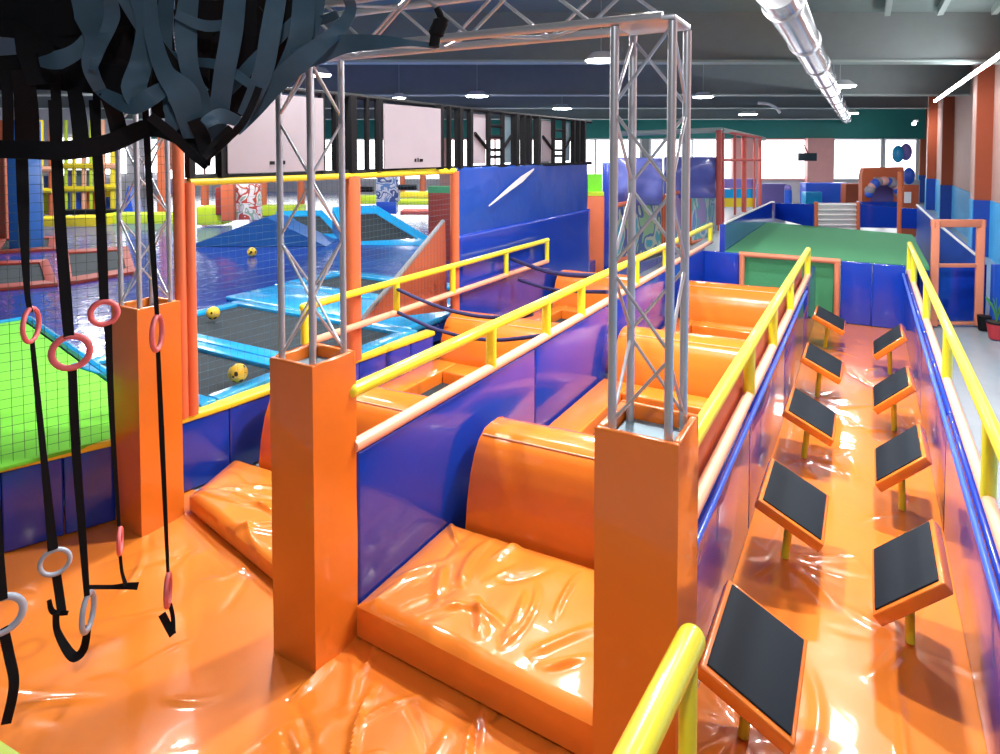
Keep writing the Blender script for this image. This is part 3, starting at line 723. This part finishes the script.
T = thing('ring_strap', 'hanging black strap with a round pink ring facing the camera', 'strap with rings', at(57, 100, 3.9), 'hanging ring straps')
strap_px(T, [(54, 100), (60, 220), (66, 300), (69, 338)], [10, 10, 10, 9], 3.9)
ring_px(T, 71, 352, 39, 39, 3.9, 'pink', r=.02)
strap_px(T, [(72, 366), (76, 450), (82, 530), (87, 596)], [8, 8, 7, 5], 3.9)
ring_px(T, 88, 612, 40, 16, 3.9, 'ring_grey')
T = thing('ring_strap', 'hanging black strap with a round pink ring beside the left pillar top', 'strap with rings', at(97, 100, 4.9), 'hanging ring straps')
strap_px(T, [(94, 100), (100, 200), (104, 300)], [9, 9, 8], 4.9)
ring_px(T, 104, 313, 29, 29, 4.9, 'pink', r=.022)
strap_px(T, [(108, 324), (112, 420), (119, 526)], [7, 5, 3], 4.9)
ring_px(T, 120, 541, 28, 7, 4.9, 'pink')
strap_px(T, [(120, 554), (122, 572), (126, 586)], [3, 3, 4], 4.9, nm='tail')
strap_px(T, [(89, 587), (112, 587), (126, 586), (138, 586)], [4, 4, 6, 7], 4.9, nm='tail')
T = thing('ring_strap', 'hanging black strap with a slim pink ring in front of the left pillar', 'strap with rings', at(148, 100, 4.2), 'hanging ring straps')
strap_px(T, [(145, 100), (151, 220), (157, 315)], [6, 6, 4], 4.2)
ring_px(T, 157, 333, 39, 14, 4.2, 'pink')
strap_px(T, [(158, 350), (162, 440), (168, 572)], [4, 5, 3], 4.2)
ring_px(T, 168, 590, 34, 9, 4.2, 'pink')
strap_px(T, [(170, 604), (173, 618), (173, 634)], [4, 4, 5], 4.2, nm='tail')
strap_px(T, [(162, 614), (167, 624), (173, 635)], [7, 7, 7], 4.18, nm='tail')
T = thing('ring_strap', 'hanging black strap with a grey ring cut by the left photo edge', 'strap with rings', at(-20, 300, 3.5), 'hanging ring straps')
strap_px(T, [(-26, 100), (-16, 300), (-6, 500), (3, 600)], [10, 10, 10, 8], 3.5)
ring_px(T, 1, 615, 44, 44, 3.5, 'ring_grey', r=.02)
strap_px(T, [(3, 628), (9, 655), (14, 685), (6, 724)], [9, 9, 9, 9], 3.5, nm='tail')

# ------------------------------------------------------------------ cargo net bundle of webbing
CN = thing('cargo_net', 'bundled cargo net of dark webbing hanging at the top left', 'net', at(180, 60, 4.0))
rn = random.Random(11)
def web(pts, ws, D, m):
    ph = rn.uniform(0, 6); n = 6
    P_ = [at(x, y, D + .10 * math.sin(ph + i * 1.3)) for i, (x, y) in enumerate(pts)]
    if not isinstance(ws, (list, tuple)): ws = [ws] * len(pts)
    ws = [w_ * 1.12 for w_ in ws]
    W = [];
    for i in range(len(pts) - 1):
        for k in range(n): W.append(lerp(ws[i], ws[i + 1], k / n) * D / F)
    W.append(ws[-1] * D / F)
    tw = [.18 * math.sin(ph + k * .25) for k in range(len(W))]
    MB().ribbon(sub(P_, n), W, th=.008, twist=tw).obj('webbing_strap', m, CN)
BK = 'webbing'; LIT = 'webbing_lit'  # one net webbing in two tones, shaded black and lit slate
for pts, w, D, m in (
    ([(-30, 6), (60, 10), (150, -6)], 44, 4.15, BK), ([(-30, 30), (40, 30), (110, 40), (150, 34)], [6, 20, 40, 34], 4.2, BK), ([(-30, 76), (30, 74), (80, 76), (150, 84)], [26, 28, 30, 26], 4.0, BK),
    ([(26, 20), (36, 52), (44, 84)], [20, 28, 24], 4.1, BK), ([(60, 30), (72, 55), (90, 86)], 34, 4.25, BK), ([(110, 20), (118, 60), (128, 98)], 38, 4.3, BK), ([(-20, 64), (8, 62), (40, 60)], 12, 4.05, BK),
    ([(-30, 148), (30, 150), (70, 150), (110, 143), (150, 128), (185, 140), (206, 160)], [16, 16, 17, 17, 16, 14, 6], 3.9, BK),
    ([(6, 70), (8, 110), (8, 150)], 8, 4.0, BK), ([(22, 70), (27, 110), (28, 150)], [16, 17, 18], 4.05, BK), ([(54, 72), (57, 110), (57, 148)], 8, 4.0, BK), ([(70, 70), (77, 105), (82, 148)], [9, 12, 12], 4.05, BK), ([(96, 74), (97, 110), (97, 148)], 6, 4.0, BK), ([(104, 92), (114, 112), (122, 145)], [9, 13, 15], 3.95, BK),
    # dark straps behind
    ([(150, -8), (156, 50), (168, 118)], [30, 30, 22], 4.35, BK), ([(196, -8), (198, 60), (204, 138)], [34, 34, 20], 4.4, BK), ([(236, -8), (232, 60), (224, 118)], [36, 34, 22], 4.35, BK), ([(272, -8), (264, 50), (252, 96)], [32, 30, 20], 4.4, BK), ([(306, -8), (298, 30), (288, 62)], [26, 24, 18], 4.35, BK), ([(130, -8), (138, 60), (150, 108)], [26, 26, 22], 4.4, BK),
    # straps hanging in front, lamp light painted in as slate blue
    ([(82, -10), (92, 16), (96, 40), (90, 66), (100, 90)], [20, 28, 18, 12, 10], 3.85, LIT), ([(108, -10), (112, 16), (102, 44), (92, 70)], [10, 13, 9, 6], 3.8, LIT), ([(40, 62), (58, 60), (80, 48), (100, 20)], [8, 16, 12, 8], 3.9, LIT),
    ([(134, -10), (146, 24), (142, 60), (134, 88), (140, 108)], [12, 16, 18, 20, 12], 3.82, LIT), ([(96, 88), (112, 98), (132, 106), (152, 96), (170, 84)], [7, 12, 15, 15, 10], 3.76, LIT),
    ([(150, -10), (152, 30), (164, 70), (184, 96), (192, 138)], [10, 13, 15, 26, 14], 3.78, LIT), ([(168, -10), (164, 30), (166, 70), (176, 110), (170, 130)], [12, 14, 12, 20, 8], 3.88, LIT),
    ([(190, -10), (186, 30), (190, 70), (204, 104), (212, 146)], [15, 18, 15, 12, 8], 3.84, LIT), ([(178, 10), (182, 50), (192, 90), (196, 136)], [7, 9, 8, 10], 3.92, BK), ([(208, -10), (206, 30), (202, 80), (208, 130), (206, 158)], [10, 12, 12, 12, 7], 3.95, BK),
    ([(236, -10), (232, 30), (224, 76), (218, 120), (214, 138)], [17, 18, 17, 16, 10], 3.74, LIT), ([(252, -10), (250, 30), (246, 70), (236, 116)], [9, 11, 11, 8], 3.9, BK), ([(278, -10), (270, 36), (262, 76), (244, 116)], [16, 17, 16, 12], 3.72, LIT),
    ([(292, -10), (286, 30), (276, 66)], [8, 10, 8], 3.9, BK), ([(304, -10), (302, 28), (292, 60), (268, 96)], [18, 20, 18, 12], 3.78, LIT), ([(322, -10), (316, 20), (302, 54)], [8, 10, 8], 3.85, LIT),
    ([(344, -10), (351, 8), (342, 26), (324, 42), (302, 60), (276, 84), (254, 112), (236, 132)], [10, 10, 12, 14, 18, 17, 12, 8], 3.7, LIT),
    ([(120, -6), (150, 40), (176, 60), (204, 92)], [9, 10, 10, 9], 3.9, LIT), ([(150, 92), (186, 66), (220, 40), (262, 10)], [8, 10, 10, 8], 3.95, BK), ([(156, 40), (190, 84), (226, 112), (244, 110)], [8, 10, 10, 8], 3.98, BK), ([(196, 112), (226, 92), (254, 62), (300, 16)], [8, 10, 11, 9], 3.86, LIT),
    ([(226, 14), (250, 46), (272, 78)], [8, 10, 8], 3.93, BK), ([(270, 6), (292, 30), (316, 46)], [8, 10, 8], 3.83, BK), ([(300, 10), (318, 20), (338, 14)], [7, 9, 7], 3.8, LIT), ([(176, 14), (206, 26), (240, 22)], [8, 10, 8], 3.8, LIT), ([(196, 62), (222, 66), (250, 84)], [8, 9, 8], 3.8, LIT), ([(204, 124), (220, 116), (240, 122)], [9, 14, 9], 3.72, LIT),
    ([(264, 72), (254, 100), (242, 124), (226, 140), (206, 160)], [6, 6, 6, 7, 5], 3.68, BK), ([(296, 60), (320, 51), (345, 44), (380, 42), (410, 43), (436, 46)], [20, 22, 17, 12, 5, 5], 3.66, LIT),
    ([(150, 116), (172, 134), (192, 154), (206, 168)], [8, 9, 8, 4], 3.7, BK), ([(194, 120), (204, 142), (206, 166)], [12, 13, 7], 3.72, BK), ([(232, 128), (218, 142), (204, 158)], [8, 9, 5], 3.7, BK)): web(pts, w, D, m)
tag(MB().tube(sub([at(437, 8, 3.6), at(441, 20, 3.6), at(436, 34, 3.6), at(434, 47, 3.6)], 5), [.02] * 5 + [.045] * 6 + [.03] * 5, 10).obj('strap_knot', 'webbing'), 'black knot tying the net tail to the horizontal truss', 'knot')

# ------------------------------------------------------------------ upper turf pitch at the end of the lanes
TY = 15.62; TPZ = 1.36
tp_ = thing('turf_pitch', 'raised green turf pitch with blue front pads at the end of the lanes', 'pitch', (-1, TY, 0))
MB().prism([(-2.9, TY + .1, TPZ - .08), (1.14, TY + .1, TPZ - .08), (1.14, 21.6, TPZ - .08), (-2.9, 23.0, TPZ - .08)], (0, 0, .08)).obj('turf', 'turf', tp_, smooth=False)
for x0, x1 in ((-3.46, -2.55), (-.46, .12), (.13, .72)):
    MB().box(((x0 + x1) / 2, TY + .04, .68), (x1 - x0, .12, 1.34), bev=.02).obj('front_pad', 'blue', tp_)
MB().box((-1.5, TY + .12, .68), (2.06, .05, 1.32)).obj('green_panel', 'turf', tp_)
g = thing('goal_frame', 'orange tube goal frame against the green panel at the lane end', 'goal', (-1.6, TY - .05, .02))
for x in (-2.48, -.53): MB().tube([(x, TY - .07, .03), (x, TY - .07, 1.33)], .06, 14).obj('upright', 'orange_frame', g)
MB().tube([(-2.54, TY - .07, 1.35), (-.47, TY - .07, 1.35)], .06, 14).obj('crossbar', 'orange_frame', g)
def low_wall(pts, h0, label, m='blue', rail_=None, th=.12):
    t = thing('low_wall', label, 'wall', (pts[0][0], pts[0][1], TPZ), 'blue pitch walls')
    for i, (a, b) in enumerate(zip(pts, pts[1:])):
        a, b = V(a), V(b)
        d = (fl(b) - fl(a)).normalized(); n = V((-d.y, d.x, 0)) * th
        MB().prism([V((a.x, a.y, h0)), V((b.x, b.y, h0)), b, a], n).obj('panel', m, t)
    if rail_: MB().tube([V(p) + V((0, 0, .03)) for p in pts], .03, 8).obj('edge_rail', rail_, t)
lw = [on_x(725, 224.5, -2.91), on_x(745, 215, -2.91), on_x(771, 203, -2.91), on_x(774, 203, -2.91)]
low_wall(lw, .02, 'blue pitch wall rising to the back left of the turf', 'blue', 'white')
bl = [lw[-1] + V((.05, -.1, 0)), at(813, 204, 20.2)]; low_wall(bl, TPZ - .04, 'blue back wall pad left of the white gate', 'blue')
br = [at(859, 204, 20.2), at(900, 208, 20.0), at(921, 209, 19.8)]; low_wall(br, TPZ - .04, 'blue back wall pad right of the white gate', 'blue')
rw = [at(917, 206, 19.6), at(934, 222, 16.5), at(979, 259, 14.4)]; low_wall(rw, .02, 'blue side wall with a white sloping rail behind the orange gate frame', 'wall_blue', 'white')
wg = thing('white_gate', 'white slatted gate in the back wall of the turf pitch', 'gate', at(837, 228, 20.2))
for px in (816, 858): q0, q1 = at(px, 232, 20.2), at(px, 202, 20.2); MB().tube([q0, q1], .06, 10).obj('gate_post', 'orange_matte', wg)
for py in (205, 210, 215, 220, 225, 229): MB().tube([at(818, py, 20.2), at(856, py, 20.2)], .035, 6).obj('slat', 'white', wg)
pbox(MB(), 818, 203, 856, 231, 20.3, .03).obj('backing', 'white', wg, smooth=False)
tag(MB().tube([at(899, 236, 20.0 * .95), at(900, 172, 20.0 * .95)], .06, 10).obj('tall_post', 'orange_matte'), 'tall thin orange post at the right of the turf pitch', 'post')
# orange gate frame + right blue wall + plant
gz = [on_z(933, 326, 0.0), on_z(978, 326, 0.0)]
ga, gb = gz; gt = 2.26
G = thing('gate_frame', 'orange open gate frame beside the blue wall at right', 'gate', (ga.x, ga.y, 0))
for q in (ga, gb): MB().box((q.x, q.y, gt / 2 + .01), (.15, .15, gt), bev=.015).obj('upright', 'orange_frame', G)
d = gb - ga; mid = (ga + gb) / 2; rz = math.atan2(d.y, d.x)
MB().box((mid.x, mid.y, gt - .06), (d.length + .14, .14, .16), rz, bev=.015).obj('lintel', 'orange_frame', G)
MB().box((mid.x, mid.y, 1.30), (d.length, .08, .08), rz, bev=.012).obj('cross_bar', 'orange_frame', G)
MB().box((mid.x, mid.y, .06), (d.length, .08, .06), rz, bev=.012).obj('sill_bar', 'orange_frame', G)
q = mid + V((.3, .25, 0))
tag(MB().box((mid.x - .05, mid.y + .4, .64), (d.length + .5, .1, 1.24), rz, bev=.02).obj('wall_pad', 'blue'), 'blue wall pad seen through the lower half of the orange gate frame', 'wall pad')
tag(MB().box((gb.x + .78, gb.y + .35, .68), (1.3, .1, 1.32), rz, bev=.02).obj('wall_pad', 'wall_blue'), 'blue wall pad right of the orange gate frame behind the potted plant', 'wall pad')
q = on_z(996, 339, 0)
pt = thing('potted_plant', 'small plant in a red pot on the grey floor at right', 'plant', q)
MB().cone((q.x, q.y, .17), .12, .17, .32).obj('pot', 'red_pot', pt); MB().torus((q.x, q.y, .33), .165, .02, (1, 0, 0), (0, 1, 0)).obj('pot_rim', 'black_frame', pt)
MB().cone((q.x, q.y, .335), .15, .15, .02).obj('soil', 'soil', pt)
for k in range(7):
    a = k * .9; MB().ribbon(sub([(q.x, q.y, .34), (q.x + .06 * math.cos(a), q.y + .06 * math.sin(a), .6), (q.x + .2 * math.cos(a), q.y + .2 * math.sin(a), .72 + .03 * k)], 4), [.02] * 4 + [.035] * 4 + [.008], side=(math.sin(a), -math.cos(a), .1)).obj('leaf', 'leaf', pt)
q = on_z(984, 330, 0)
tag(MB().cone((q.x, q.y, .15), .10, .13, .3).obj('plant_pot', 'black_frame'), 'small black pot beside the red plant pot', 'pot')

# ------------------------------------------------------------------ things behind the lanes
def simple(x0, y0, x1, y1, D, m, nm, label, cat, th=.4, bev=.03, group=None):
    zf = .0 if x0 > 600 else AZ
    if cat != 'bench': y1 = max(y1, 152 + F * (CAMZ - zf - .01) / D) if cat not in ('pad',) or x0 > 600 else y1
    return tag(pbox(MB(), x0, y0, x1, y1, D, th, bev).obj(nm, m), label, cat, group)
simple(586, 196, 604, 282, 17.2, 'orange_matte', 'padded_column', 'orange padded column at the right edge of the blue sheet', 'column', .5)
u = thing('green_sign', 'green board with a lime ledge above the orange padded column', 'sign', at(594, 195, 17.4))
pbox(MB(), 586, 174, 602, 192, 17.4, .06).obj('panel', 'turf_lime', u); pbox(MB(), 584, 192, 604, 196, 17.2, .2).obj('ledge', 'lime', u)
simple(603, 163, 612, 282, 17.6, 'blue', 'padded_column', 'narrow blue padded column right of the orange column', 'column', .3)
# hanging blue sheets
for x0, x1, y0, y1, D, lb in ((613, 662, 158, 205, 19, 'puffed blue sheet hanging behind the near truss, left one'), (664, 716, 157, 198, 24, 'blue sheet hanging above the mural panels, right one')):
    a, b = at(x0, y0, D), at(x1, y1, D)
    def fn(u, v, a=a, b=b):
        q = V((lerp(a.x, b.x, u), lerp(a.y, b.y, u), lerp(a.z, b.z, v))); o = .25 * noise.noise(V((u * 2.2, v * 2.2, D))) + .3 * math.sin(math.pi * u) * math.sin(math.pi * v)
        return q - FW * o
    ob = MB().grid(fn, 40, 24).obj('blue_sheet', 'violet_sheet'); sm = ob.modifiers.new('thick', 'SOLIDIFY'); sm.thickness = .02
    tag(ob, lb, 'sheet')
# mural panels along the side
def mural(x0, x1, yt0, yb0, yt1, yb1, m, label):
    X = -6.1
    c = [on_x(x0, yb0, X), on_x(x1, yb1, X), on_x(x1, yt1, X), on_x(x0, yt0, X)]
    t = thing('mural', label, 'mural', c[0], 'mural panels')
    MB().prism(c, (-.06, 0, 0)).obj('painting', m, t)
    for k in range(4): MB().tube([c[k], c[(k + 1) % 4]], .07, 8).obj('frame_bar', 'orange_matte', t)
mural(613, 628, 206, 262, 203, 258, 'g1', 'green mural panel just left of the near truss legs')
mural(629, 662, 203, 258, 196, 250, 'g1', 'green and white mural panel seen between the near truss legs')
mural(664, 688, 196, 250, 190, 243, 'g2', 'blue mural panel behind the right leg of the near truss')
mural(690, 718, 190, 243, 184, 236, 'g2', 'pale blue mural panel right of the near truss')
tag(MB().prism([on_x(605, 272, -6.0), on_x(722, 240, -6.0), on_x(722, 262, -6.0), on_x(605, 310, -6.0)], (-.08, 0, 0)).obj('wall_pad', 'blue'), 'dark blue wall pad below the mural panels', 'wall pad')
# red tube tower
TW = thing('tube_tower', 'red padded tube frame tower left of the bright windows', 'tower', at(740, 215, 24))
for px, y0, y1, r in ((719, 130, 225, .11), (723, 128, 225, .05), (735, 133, 215, .05), (744, 136, 212, .10), (754, 136, 210, .04), (760, 138, 206, .07)):
    MB().tube([at(px, y1, 24 + (px - 720) * .1), at(px, y0, 24 + (px - 720) * .1)], r, 10).obj('post', 'red_tube', TW)
for y, m in ((184, 'purple'), (194, 'cyan'), (203, 'yellow_pad')):
    pbox(MB(), 725, y - 5, 756, y + 4, 27.5, .3).obj('side_panel', m, TW)
for y0, y1 in ((131, 138), (160, 160)): MB().tube([at(720, y0, 24), at(761, y1, 27.5)], .05, 8).obj('cross_tube', 'red_tube', TW)
MB().tube([at(612, 134, 24), at(722, 130, 24)], .10, 8).obj('top_tube', 'girder_edge', TW); MB().tube([at(722, 130, 24), at(764, 139, 30)], .10, 8).obj('top_tube', 'girder_edge', TW)
simple(762, 184, 786, 203, 36, 'purple', 'counter', 'purple counter left of the pale gap in front of the windows', 'counter', .8)
simple(806, 183, 848, 203, 40, 'blue_mid', 'counter', 'blue counter below the bright windows behind the white gate', 'counter', .8)
simple(806, 192, 822, 203, 38, 'cyan', 'pad_block', 'cyan block beside the blue counter', 'block', .6)
simple(846, 184, 862, 200, 38, 'wall_orange', 'cabinet', 'reddish low cabinet between the blue counter and the arch stall', 'cabinet', .6)
q = at(788, 204, 30)
t = thing('padded_bollard', 'small blue padded bollard behind the turf wall left of the white gate', 'bollard', q)
MB().tube([at(788, 206, 30), at(788, 190, 30)], .17, 12).obj('body', 'blue_mid', t); MB().sphere(at(788, 188, 30), .16).obj('knob', 'purple', t)
a = thing('hanging_screen', 'dark screen hanging in front of the bright windows', 'screen', at(806, 160, 34))
pbox(MB(), 799, 153, 817, 161, 34, .15, .02).obj('panel', 'dark_screen', a); MB().tube([at(803, 143, 34.1), at(808, 153, 34.1)], .03, 6).obj('bracket', 'black_frame', a)
# arch stall
st = thing('arch_stall', 'orange stall with an arch and pale balloons at the back right', 'stall', at(884, 205, 30))
pl = [at(862, 206, 30), at(862, 176, 30), at(864, 168, 30), at(904, 167, 30), at(904, 206, 30), at(898, 206, 30)]
for k in range(9):
    an = math.pi * k / 8; pl.append(at(884 + 13 * math.cos(an), 192 - 13 * math.sin(an), 30))
pl.append(at(870, 206, 30))
MB().prism(pl, FW * .3).obj('arch_board', 'orange_matte', st)
pbox(MB(), 866, 178, 903, 206, 30.6, .1).obj('back_board', 'purple', st)
MB().tube([at(874, 180, 29.9), at(894, 180, 29.9)], .14, 8).obj('banner', 'board', st)
for k in range(11):
    an = math.pi * k / 10; MB().sphere(at(884 + 15 * math.cos(an), 194 - 13 * math.sin(an), 29.7), .22 if k % 2 else .18, 12, 8).obj('balloon', ['board', 'blue_mid', 'wall_pink'][k % 3], st)
pbox(MB(), 862, 202, 904, 209, 29.4, .5).obj('counter', 'blue', st)
simple(903, 185, 918, 208, 28, 'wall_orange', 'side_stand', 'orange stand between the arch stall and the right wall', 'stand', .3)
tag(pbox(MB(), 905, 192, 911, 203, 27.8, .05).obj('notice', 'white'), 'white notice on the orange stand by the right wall', 'notice')
for i, (x, y, m) in enumerate(((898, 154, 'cyan'), (906, 152, 'purple'), (909, 176, 'blue_mid'))):
    tag(MB().sphere(at(x, y, 31), .26, 14, 10, (1, 1, 1.6)).obj('balloon', m), ['cyan balloon above the arch stall', 'purple balloon above the arch stall by the right wall', 'blue balloon low between the arch stall and right wall'][i], 'balloon')
# ------------------------------------------------------------------ things behind the arena
simple(5, 120, 28, 250, 19, 'blue_deep', 'padded_column', 'dark blue padded column behind the leftmost strap', 'column', .7)
simple(-20, 120, 7, 262, 21, 'orange_matte', 'padded_column', 'orange padded column cut by the left photo edge', 'column', .6)
simple(428, 192, 452, 280, 17, 'red_dark', 'padded_column', 'maroon padded column left of the blue sheet', 'column', .7)
tag(pbox(MB(), 428, 187, 452, 193, 17, .7).obj('column_cap', 'turf'), 'green cap on the maroon padded column', 'cap')
def gstand(x0, y0, x1, y1, D, m, label, base):
    t = thing('mural_stand', label, 'stand', at(x0, y1, D))
    pbox(MB(), x0 + (x1 - x0) * .35, y0, x1, y1, D, .25, .02).obj('mural_face', m, t)
    pbox(MB(), x0 + (x1 - x0) * .12, y0, x0 + (x1 - x0) * .42, y1 + 1, D - .25, .3, .03).obj('side_pad', base, t)
    pbox(MB(), x0, y0 + (y1 - y0) * .1, x0 + (x1 - x0) * .2, y1 - 5, D - .1, .3, .03).obj('wing_pad', 'red_dark' if base != 'blue' else 'blue', t)
gstand(215, 184, 260, 220, 25, 'g3', 'orange stand with a red and white mural behind the pyramid', 'orange_matte')
t = thing('mural_stand', 'white patterned column with a blue base beyond the inclined trampolines', 'stand', at(386, 214, 27))
pbox(MB(), 376, 172, 398, 202, 27, .6, .02).obj('mural_face', 'g4', t); pbox(MB(), 376, 202, 396, 214, 26.9, .6, .03).obj('base_pad', 'blue_mid', t)
k = 0
for x0, y0, x1, y1, D, m, lb in ((28, 218, 60, 233, 25, 'yellow_pad', 'yellow floor pad between the blue column and the first straps'), (64, 217, 98, 233, 25, 'yellow_pad', 'yellow floor pad between the second and third straps'), (103, 214, 182, 232, 26, 'lime', 'lime floor pad behind the left truss'),
        (196, 207, 222, 225, 25, 'lime', 'lime floor pad left of the red mural stand'), (258, 206, 300, 216, 29, 'lime', 'lime floor pad right of the red mural stand'), (398, 192, 430, 198, 31, 'yellow_pad', 'upper yellow pad right of the white patterned column'), (398, 200, 430, 205, 29, 'lime', 'lower lime pad right of the white patterned column'), (400, 211, 430, 215, 26, 'red_tube', 'thin red pad right of the white patterned column'), (345, 196, 378, 204, 30, 'lime', 'lime pad left of the white patterned column')):
    simple(x0, y0, x1, y1, D, m, 'floor_pad', lb, 'pad', 1.0, .03, 'coloured pads at the back of the arena')
# play tower at far left
def tower(D, posts, bars, panels, label, x, y):
    t = thing('play_tower', label, 'play tower', at(x, y, D))
    for px, y0, y1, r, m in posts: MB().tube([at(px, y1, D), at(px, y0, D)], r, 10).obj('post', m, t)
    for x0, x1, yy, m in bars: MB().tube([at(x0, yy, D - .1), at(x1, yy, D - .1)], .14, 8).obj('bar', m, t)
    for x0, y0, x1, y1, m in panels: pbox(MB(), x0, y0, x1, y1, D + .3, .2).obj('panel', m, t)
tower(28, [(53, 120, 222, .17, 'orange_matte'), (27, 120, 222, .12, 'yellow_pad'), (41, 120, 214, .10, 'yellow_pad')], [(24, 53, 191, 'yellow_pad'), (24, 53, 169, 'peach')],
      [(28, 193, 40, 214, 'orange_matte'), (42, 193, 50, 214, 'lime'), (26, 172, 36, 188, 'cyan'), (43, 176, 50, 188, 'blue_mid')], 'play tower with yellow bars and orange post between the straps at left', 40, 222)
tower(30, [(66, 120, 215, .08, 'lime'), (74, 120, 215, .08, 'yellow_pad'), (84, 120, 215, .10, 'peach'), (91, 120, 215, .08, 'lime'), (97, 120, 215, .09, 'yellow_pad')], [(64, 98, 189, 'yellow_pad'), (64, 98, 166, 'yellow_pad')],
      [(81, 192, 96, 209, 'orange_matte'), (73, 192, 80, 210, 'blue_mid'), (65, 192, 70, 209, 'blue_deep'), (65, 170, 72, 186, 'purple'), (76, 170, 90, 186, 'plate')], 'play tower with lime and yellow bars behind the second strap gap', 80, 215)
tower(30, [(103, 120, 212, .10, 'peach'), (113, 120, 212, .12, 'yellow_pad'), (163, 120, 225, .25, 'orange_matte')], [(100, 118, 166, 'peach'), (100, 118, 187, 'yellow_pad')],
      [(103, 186, 112, 197, 'yellow_pad'), (161, 140, 171, 170, 'orange_matte'), (160, 180, 170, 194, 'blue_mid')], 'play tower with an orange column behind the left truss', 112, 212)
wedge([(100, 213), (106, 193), (114, 213)], .8, 'small blue cone shaped wedge left of the left truss', 'blue_mid')
wedge([(120, 216), (128, 186), (134, 216)], .8, 'tall blue wedge seen through the left truss', 'blue_mid')
for i, (px, y0, y1, D) in enumerate(((263, 180, 206, 30), (301, 180, 205, 32), (402, 174, 192, 34), (423, 174, 192, 34), (205, 182, 205, 30))):
    tag(MB().tube([at(px, y1, D), at(px, y0, D)], .18, 10).obj('padded_post', 'orange_matte'), ['slim orange post just right of the red mural stand', 'slim orange post seen through the middle truss', 'slim orange post right of the white patterned column', 'slim orange post left of the maroon column', 'slim orange post left of the red mural stand'][i], 'post', 'slim orange posts at the back')
for x0, x1, y, lb in ((60, 118, 213, 'row of dark benches under the play tower at left'), (345, 372, 190, 'dark bench left of the white patterned column'), (398, 416, 188, 'dark bench right of the white patterned column')):
    simple(x0, y - 3, x1, y + 2, 27, 'black_frame', 'bench', lb, 'bench', .5, .03)

# ------------------------------------------------------------------ world and view
w = bpy.data.worlds.new('world'); S.world = w; w.use_nodes = True
bg = w.node_tree.nodes['Background']; bg.inputs[0].default_value = (.80, .90, 1, 1); bg.inputs[1].default_value = .16
S.view_settings.view_transform = 'Standard'; S.view_settings.look = 'None'; S.view_settings.gamma = 1; S.view_settings.exposure = 0
S.view_settings.use_curve_mapping = False
for o in S.objects:
    if '_o' in o.keys(): del o['_o']
